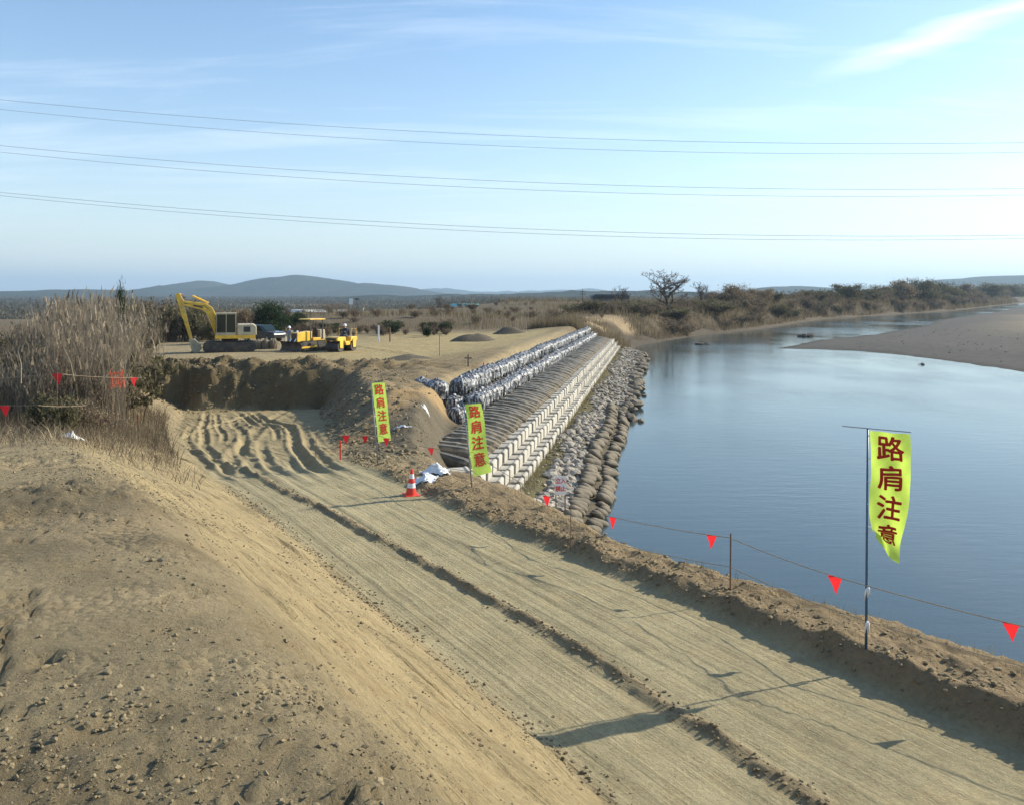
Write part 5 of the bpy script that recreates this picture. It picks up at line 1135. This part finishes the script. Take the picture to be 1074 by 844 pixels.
def road_roller():
    q = PD(358, 369, 69); z = H(q.x, q.y); root = empty('road_roller', (q.x, q.y, z), math.atan2(-0.90, -0.42)); tag(root, 'compact yellow road roller beside the bulldozer, an operator on its seat', 'roller')
    for x in (0.85, -0.85): MB().cyl((x, 0, 0.40), (0, 1, 0), 0.40, 1.16, 28).build('drum', M_steel if False else M_dark, root, 0.02)
    for x in (0.85, -0.85):
        for y in (-0.63, 0.63): MB().prism([(x - .18, .3), (x + .18, .3), (x + .22, 0.88), (x - .22, 0.88)], y - .025, y + .025).build('drum_fork', M_yellow, root, 0.01)
    MB().prism([(0.25, 0.62), (0.42, 0.86), (1.28, 0.86), (1.32, 1.02), (1.15, 1.15), (0.25, 1.15)], -0.6, 0.6).build('front_body', M_yellow, root, 0.03)
    MB().prism([(0.20, 0.5), (-0.30, 0.5), (-0.42, 0.86), (-1.28, 0.86), (-1.28, 1.12), (-0.45, 1.12), (-0.40, 0.80), (0.20, 0.80)], -0.6, 0.6).build('rear_body', M_yellow, root, 0.03)
    MB().box((-0.55, 0, 1.17), (0.46, 0.46, 0.12)).box((-0.76, 0, 1.42), (0.10, 0.46, 0.5)).build('seat', M_tire, root, 0.03)
    MB().tube([(0.3, 0, 1.1), (0.05, 0, 1.5)], 0.025, 8).build('steering_column', M_dark, root)
    MB().lathe([(0.16, 0), (0.18, 0.015), (0.16, 0.03)], 20).build('steering_wheel', M_tire, root).location = (0.04, 0, 1.5)
    for y in (-0.58, 0.58): MB().tube([(-1.15, y, 1.1), (-1.15, y, 1.75), (-0.5, y, 1.75), (-0.5, y, 1.1)], 0.025, 8).build('guard_rail', M_yellow, root)
    MB().box((1.30, 0, 0.98), (0.05, 0.9, 0.2)).build('headlight_bar', M_dark, root)
    a = root.rotation_euler.z; o = Vector((math.cos(a) * -0.52, math.sin(a) * -0.52, 1.10))
    figure('person', SIT, EDG, M_navy, 'seated operator in navy workwear and white helmet driving the roller', Vector((q.x, q.y, z)) + o, a)
road_roller()
q = PD(303.5, 364, 73); figure('person', STAND, EDG, M_greywear, 'worker in grey workwear and white helmet standing behind the bulldozer', (q.x, q.y, H(q.x, q.y)), -2.2)
stake(299.5, 362, 73.5, 15, 'white measuring staff upright beside the standing worker', M_white, 0.04)
def car(px, py, d, rz, paint, lab, L=4.2):
    q = PD(px, py, d); z = H(q.x, q.y); root = empty('parked_car', (q.x, q.y, z), rz); tag(root, lab, 'car')
    body = MB().prism([(-2.1, 0.35), (2.1, 0.35), (2.15, 0.7), (2.0, 0.92), (0.95, 1.02), (0.35, 1.55), (-1.45, 1.58), (-2.0, 1.05), (-2.15, 0.9)], -0.82, 0.82).build('body', paint, root, 0.07)
    for y in (-0.825, 0.825):
        MB().prism([(0.75, 1.04), (0.28, 1.48), (-0.5, 1.50), (-0.5, 1.04)], y - .012, y + .012).build('side_window', M_glass, body); MB().prism([(-0.58, 1.04), (-0.58, 1.50), (-1.4, 1.50), (-1.75, 1.06)], y - .012, y + .012).build('side_window', M_glass, body)
    MB().beam((0.98, 0, 1.06), (0.40, 0, 1.54), 1.4, 0.03).build('windscreen', M_glass, body); MB().beam((-1.5, 0, 1.55), (-2.0, 0, 1.10), 1.4, 0.03).build('rear_window', M_glass, body)
    for x in (-1.3, 1.3):
        for y in (-0.75, 0.75):
            w = MB().cyl((x, y, 0.32), (0, 1, 0), 0.32, 0.2, 22).build('wheel', M_tire, root, 0.03); MB().cyl((x, y + math.copysign(.1, y), 0.32), (0, 1, 0), 0.19, 0.03, 16).build('rim', M_steel, w)
    for y in (-0.6, 0.6): MB().box((2.08, y, 0.74), (0.1, 0.3, 0.14)).build('headlight', M_white, root, 0.02)
car(276, 358, 84, -0.5, mat('dark_car_paint', (0.02, 0.022, 0.026), 0.25, coat=0.6), 'dark car parked between the excavator and the evergreen tree')
for i, (px, py) in enumerate(((271, 364), (279, 364.5), (287, 364))):
    q = PD(px, py, 72); o = link('soil_sack', BAGS[i], M_sack); o.location = (q.x, q.y, H(q.x, q.y) - .03); o.scale = (.62, .62, .95); o.rotation_euler = (0, 0, i); tag(o, ('brown bulk sack next to the excavator track', 'middle one of the three brown bulk sacks by the excavator', 'brown bulk sack nearest the bulldozer')[i], 'sack', 'brown sacks by the excavator')
# red pennants and rope on the near left side
def left_rope():
    a = PD(-30, 398, 25); b = PD(60, 392, 25.5); c = PD(148, 396, 30)
    for q_, l in ((b, 'thin rusty pin of the pennant rope in the brush'),):
        o = MB().tube([(0, 0, -1.4), (0, 0, 0.05)], 0.012, 6).build('fence_pin', M_rust); o.location = q_; tag(o, l, 'pin', 'pins of the rope fence')
    rope('pennant_rope', [a, b, c], 0.006, 'upper pennant rope strung through the brush', [(56, 395, 0.27, 0.4, 0.2), (139, 397, 0.25, 0.9, 0.0)], 0.02)
    a = PD(-30, 424, 22); b = PD(40, 425, 22); c = PD(90, 425, 25); rope('pennant_rope', [a, b, c], 0.006, 'lower pennant rope strung through the brush at the picture edge', [(8, 425, 0.24, 0.3, 0.1)], 0.02)
    q_ = PD(122, 398, 29); mb = MB()
    jit = lambda: rnd.uniform(-.05, .05)
    for i in range(7): mb.tube([(-0.22 + jit(), jit(), 0.07 * i - .22 + jit()), (jit(), .05, 0.07 * i - .2 + jit()), (0.24 + jit(), jit(), 0.07 * i - .17 + jit())], 0.009, 4)
    for i in range(7): mb.tube([(-0.22 + .075 * i + jit(), 0, -.28 + jit()), (-0.2 + .075 * i + jit(), .06, jit()), (-0.2 + .075 * i + jit(), 0, .26 + 2 * jit())], 0.009, 4)
    o = mb.build('safety_net', mat('orange_net', (0.75, 0.12, 0.05), .6)); o.location = q_; tag(o, 'torn scrap of orange safety netting caught in the brush', 'netting')
left_rope()
sheet(76, 440, 4.3, 0.45, 0.4, 0.18, M_white, 'pale plastic scrap lying low in the brush', 8, 'plastic_scrap')
sheet(102, 376, 3.6, 0.9, 0.4, 0.3, M_white, 'pale plastic rag caught in the upper brush', 9, 'plastic_scrap')

# ------------------------------------------------------------------ heaps on the field
M_heap = mat('dark_spoil', (0.105, 0.085, 0.055), 0.95, bmp=0.6, bscale=6, bdist=0.1)
def heap(px, py, d, w, h, lab, seed):
    q = PD(px, py, d); z = H(q.x, q.y); n = 28; a_, r_ = np.meshgrid(np.linspace(0, 2 * np.pi, n, endpoint=False), np.linspace(0, 1, 10)); X = r_ * np.cos(a_) * w / 2; Y = r_ * np.sin(a_) * w * 0.32
    Z = h * (1 - r_ ** 1.5) * (1 + 0.35 * fbm(X * 0.9 + seed, Y * 0.9, 700 + seed)) - 0.12 * r_
    V = np.stack([X.ravel(), Y.ravel(), Z.ravel()], 1); Fs = [(i * n + j, i * n + (j + 1) % n, (i + 1) * n + (j + 1) % n, (i + 1) * n + j) for i in range(9) for j in range(n)]
    o = link('spoil_heap', fast_mesh('spoil_heap', V, Fs), M_heap, None, True); o.location = (q.x, q.y, z - .05); tag(o, lab, 'heap', 'spoil heaps')
heap(497, 359, 84, 5.2, 0.85, 'low dark spoil heap on the dry field', 1); heap(536, 352, 98, 4.6, 0.8, 'dark spoil heap farther back on the field edge', 2); heap(430, 374, 60, 5.5, 0.35, 'flat dark patch of spoil at the near edge of the field', 3)

# ------------------------------------------------------------------ far buildings and poles
M_wall = mat('white_render', (0.66, 0.66, 0.64), 0.8, var=0.05); M_roofg = mat('grey_blue_roof', (0.22, 0.29, 0.36), 0.5, var=0.06); M_cyan = mat('cyan_roof', (0.16, 0.52, 0.52), 0.5, var=0.05); M_roofd = mat('dark_tile_roof', (0.045, 0.05, 0.055), 0.6); M_grey = mat('grey_concrete', (0.33, 0.33, 0.32), 0.85)
def house(name, px0, px1, ytop, d, depth, wall, roof, lab, gable=True, rows=0, cols=0, cat='building', turn=0.7):
    x0 = (px0 - CX) / F * d; x1 = (px1 - CX) / F * d; w = x1 - x0; zt = CAMZ - (ytop - HY) * d / F; z0 = H((x0 + x1) / 2, d); h = max(zt - z0, 2.0)
    w *= 1.2 if turn else 1; root = empty(name, ((x0 + x1) / 2, d, z0), turn); tag(root, lab, cat); eh = h * (0.72 if gable else 0.96)
    MB().box((0, depth / 2, eh / 2 - .2), (w, depth, eh + .4)).build('wall', wall, root)
    if gable: MB().prism([(-w / 2 - .3, eh), (w / 2 + .3, eh), (w / 2 - w * .06, h), (-w / 2 + w * .06, h)], -0.4, depth + .4).build('roof', roof, root)
    else: MB().box((0, depth / 2, h * .98), (w + .4, depth + .4, h * .04)).build('roof', roof, root)
    if rows:
        cw = w / cols; rh = eh / rows
        for r_ in range(rows):
            for c_ in range(cols): f_ = MB().box((-w / 2 + cw * (c_ + .5), -0.03, rh * (r_ + .5)), (cw * .6, .12, rh * .55)).build('window', M_grey, root); MB().box((-w / 2 + cw * (c_ + .5), -0.1, rh * (r_ + .5)), (cw * .5, .06, rh * .45)).build('pane', M_glass, f_)
    return root
house('warehouse', 297, 318, 326.5, 330, 14, M_roofg, M_roofg, 'long grey blue warehouse beside the white one, behind the machines', True)
house('warehouse', 318.4, 331, 325.5, 330, 12, M_wall, M_wall, 'white gabled shed just behind the bulldozer canopy', True, 1, 2)
house('apartment_block', 332, 341, 325, 430, 9, M_wall, M_grey, 'short white two storey block nearest the warehouse', False, 2, 3)
house('apartment_block', 344, 369, 325.5, 440, 9, M_wall, M_grey, 'long white two storey block with rows of windows below the hills', False, 2, 8)
house('low_factory', 489, 503, 319, 460, 14, M_wall, M_cyan, 'pale factory with a cyan roof on the far plain', True)
house('low_factory', 505, 519, 320.5, 460, 14, M_cyan, M_cyan, 'small all cyan factory beside the pale one', True)
house('farmhouse', 622, 660, 309, 230, 8, M_roofd, M_roofd, 'dark roofed barn half hidden beside the leafless tree', True, cat='barn', turn=0)
house('hut', 812, 818, 313.5, 330, 3, M_wall, M_roofd, 'tiny white hut above the far bank thicket', True, cat='hut')
def concrete_wall():
    a = PD(338, 337, 210); b = PD(418, 332, 260); a.z = H(a.x, a.y); b.z = H(b.x, b.y); root = empty('flood_wall', a); tag(root, 'pale grey concrete flood wall crossing the plain behind the machines', 'wall')
    n = 14
    for i in range(n):
        p0 = a.lerp(b, i / n) - a; p1 = a.lerp(b, (i + .97) / n) - a; MB().beam(p0 + Vector((0, 0, .6)), p1 + Vector((0, 0, .6)), .4, 1.5).build('panel', M_grey, root)
concrete_wall()
def pole(px, top, d, r, lab, m, arm=None):
    x = (px - CX) / F * d; z = H(x, d); h = CAMZ - (top - HY) * d / F - z; root = empty('utility_pole', (x, d, z)); tag(root, lab, 'pole', 'poles on the far plain'); MB().tube([(0, 0, -.5), (0, 0, h)], [r, r * .7], 8).build('post', m, root)
    if arm == 'lamp': MB().box((0, 0, h), (1.6, .6, .5)).build('head', m, root, .05)
    if arm == 'sign': MB().box((0, -.1, h - 1), (1.3, .1, 2.2)).build('board', M_white, root)
    if arm == 'cross':
        for k in (0.6, 1.3): MB().box((0, 0, h - k), (1.8, .12, .12)).build('crossarm', m, root)
pole(374.5, 314, 300, .16, 'dark lamp pole rising above the apartment block', M_dark, 'lamp'); pole(368, 313.5, 320, .14, 'pole with a white board near the lamp pole', M_steel, 'sign'); pole(381, 323, 280, .2, 'short pale post next to the dark lamp pole', M_white); pole(611, 304, 260, .14, 'thin utility pole in front of the low dark hills', M_dark, 'cross')
def truck():
    q = PD(426, 331, 300); z = H(q.x, q.y); root = empty('parked_truck', (q.x, q.y, z), 0.1); tag(root, 'far truck with a blue box body and white cab', 'truck')
    MB().box((0.6, 0, 1.75), (4.2, 2, 2.2)).build('cargo_box', M_blue, root, .04); cb = MB().prism([(-3.2, .6), (-1.55, .6), (-1.55, 2.3), (-2.8, 2.3), (-3.2, 1.5)], -.95, .95).build('cab', M_white, root, .05)
    MB().beam((-3.19, 0, 1.55), (-2.82, 0, 2.25), 1.6, .04).build('windscreen', M_glass, cb); MB().box((-.3, 0, .55), (5.6, .9, .2)).build('chassis', M_dark, root); MB().box((0.6, 0, 2.87), (4.2, 2, .06)).build('roof_panel', M_white, root)
    for x in (-2.3, 1.6):
        for y in (-.85, .85): MB().cyl((x, y, .42), (0, 1, 0), .42, .28, 16).build('wheel', M_tire, root)
truck()

# ------------------------------------------------------------------ hills
def hill_mat(name, c):
    m, nt, b = nodes(name); geo = nt.nodes.new('ShaderNodeNewGeometry'); n = noise(nt, 0.012, 8, .7, geo.outputs['Position']); r = ramp(nt, n.outputs[0], [(.3, .6), (.7, 1.4)]); col = mixc(nt, c, r.outputs[0], 1, 'MULTIPLY'); nt.links.new(col, b.inputs['Base Color']); b.inputs['Roughness'].default_value = 1; b.inputs['Specular IOR Level'].default_value = 0
    n2 = noise(nt, 0.05, 8, .75, geo.outputs['Position']); bump(nt, b, n2.outputs[0], 1, 14); return m
M_hill = hill_mat('wooded_hill', (0.052, 0.056, 0.036))
def hill(pts, d, depth, seed, rough=1.0):
    px = np.linspace(pts[0][0], pts[-1][0], 220); yy = np.interp(px, [p[0] for p in pts], [p[1] for p in pts])
    top = (CAMZ - (yy - HY) * d / F) ; top = top + rough * d / F * 1.1 * fbm(px * 0.09, px * 0, seed, 4); nr = 40
    V = np.zeros((nr, 220, 3))
    for j in range(nr):
        u = j / (nr - 1) * 2 - 1; prof = (math.cos(u * math.pi / 2)) ** 1.2; yd = d + u * depth; x = (px - CX) / F * d
        rel = 0.38 * fbm(x * 0.004, np.full_like(x, yd * 0.004), seed + 5, 5) * (1 - abs(u) ** 0.5 * 0) * (1 - np.exp(-(u / 0.25) ** 2))
        V[j, :, 0] = x; V[j, :, 1] = yd; V[j, :, 2] = -12.0 + (top + 12.0) * np.clip(prof + rel * prof, -0.05, 1.0)
    idx = np.arange(nr * 220).reshape(nr, 220); Fs = np.stack([idx[:-1, :-1], idx[:-1, 1:], idx[1:, 1:], idx[1:, :-1]], -1).reshape(-1, 4)
    link('hill', fast_mesh('hill', V.reshape(-1, 3), Fs), M_hill, None, True)['kind'] = 'structure'
hill([(90, 318), (130, 309), (160, 305), (190, 298), (212, 295), (240, 300), (262, 296), (290, 291), (318, 288.5), (345, 292), (372, 297), (400, 298), (430, 302), (460, 307), (500, 316)], 4000, 900, 801)
hill([(-220, 311), (-100, 306), (0, 307), (40, 305), (90, 304), (140, 307), (190, 312)], 3000, 600, 811)
hill([(400, 310), (440, 304), (470, 303), (500, 306), (540, 306), (580, 305), (620, 303), (650, 306), (700, 308), (790, 314)], 7000, 1200, 821)
hill([(330, 313), (400, 310), (430, 311), (470, 309), (520, 309), (560, 307), (600, 305), (640, 306), (680, 305), (730, 307), (790, 311)], 2000, 400, 831)
hill([(740, 313), (780, 305), (800, 302), (830, 300), (860, 302), (900, 306), (960, 313)], 3200, 600, 841)
hill([(930, 312), (960, 301), (990, 294), (1020, 291), (1074, 289), (1150, 287), (1230, 296), (1300, 310)], 3400, 700, 851)

# ------------------------------------------------------------------ power lines over the river
M_wire = mat('wire', (0.42, 0.45, 0.50), 0.6, 0.1)
def wires():
    y0 = 150.0; k = 46.0 / 900 ** 2
    for lev, nm in ((157, 'top'), (109, 'middle'), (60, 'bottom')):
        for circ, (yy, cn) in enumerate(((y0, 'near'), (y0 / 0.932, 'far'))):
            pts = []
            for i in range(61):
                px = -500 + 2800 * i / 60; x = (px - CX) / F * y0; e = (lev + 46 * ((px - 930) / 930) ** 2 + 3 * math.sin(0)) * y0 / F
                pts.append((x, yy, CAMZ + e))
            o = MB().tube(pts, 0.031, 4).build('power_line', M_wire); tag(o, f'{nm} power line across the sky, the {"higher" if circ == 0 else "lower"} wire of its pair', 'wire', 'power lines over the river')
wires()
# ------------------------------------------------------------------ haze
def haze():
    m = bpy.data.materials.new('air'); m.use_nodes = True; nt = m.node_tree; nt.nodes.clear(); out = nt.nodes.new('ShaderNodeOutputMaterial'); pv = nt.nodes.new('ShaderNodeVolumePrincipled')
    pv.inputs['Color'].default_value = (0.56, 0.78, 1.0, 1); pv.inputs['Density'].default_value = HAZE; pv.inputs['Anisotropy'].default_value = 0.25; nt.links.new(pv.outputs[0], out.inputs['Volume'])
    o = MB().box((1500, 7000, 120), (22000, 15000, 250)).build('haze', m); tag(o, 'thin winter haze over the river plain', 'haze', None, 'stuff')
HAZE = 1.5e-4
haze()
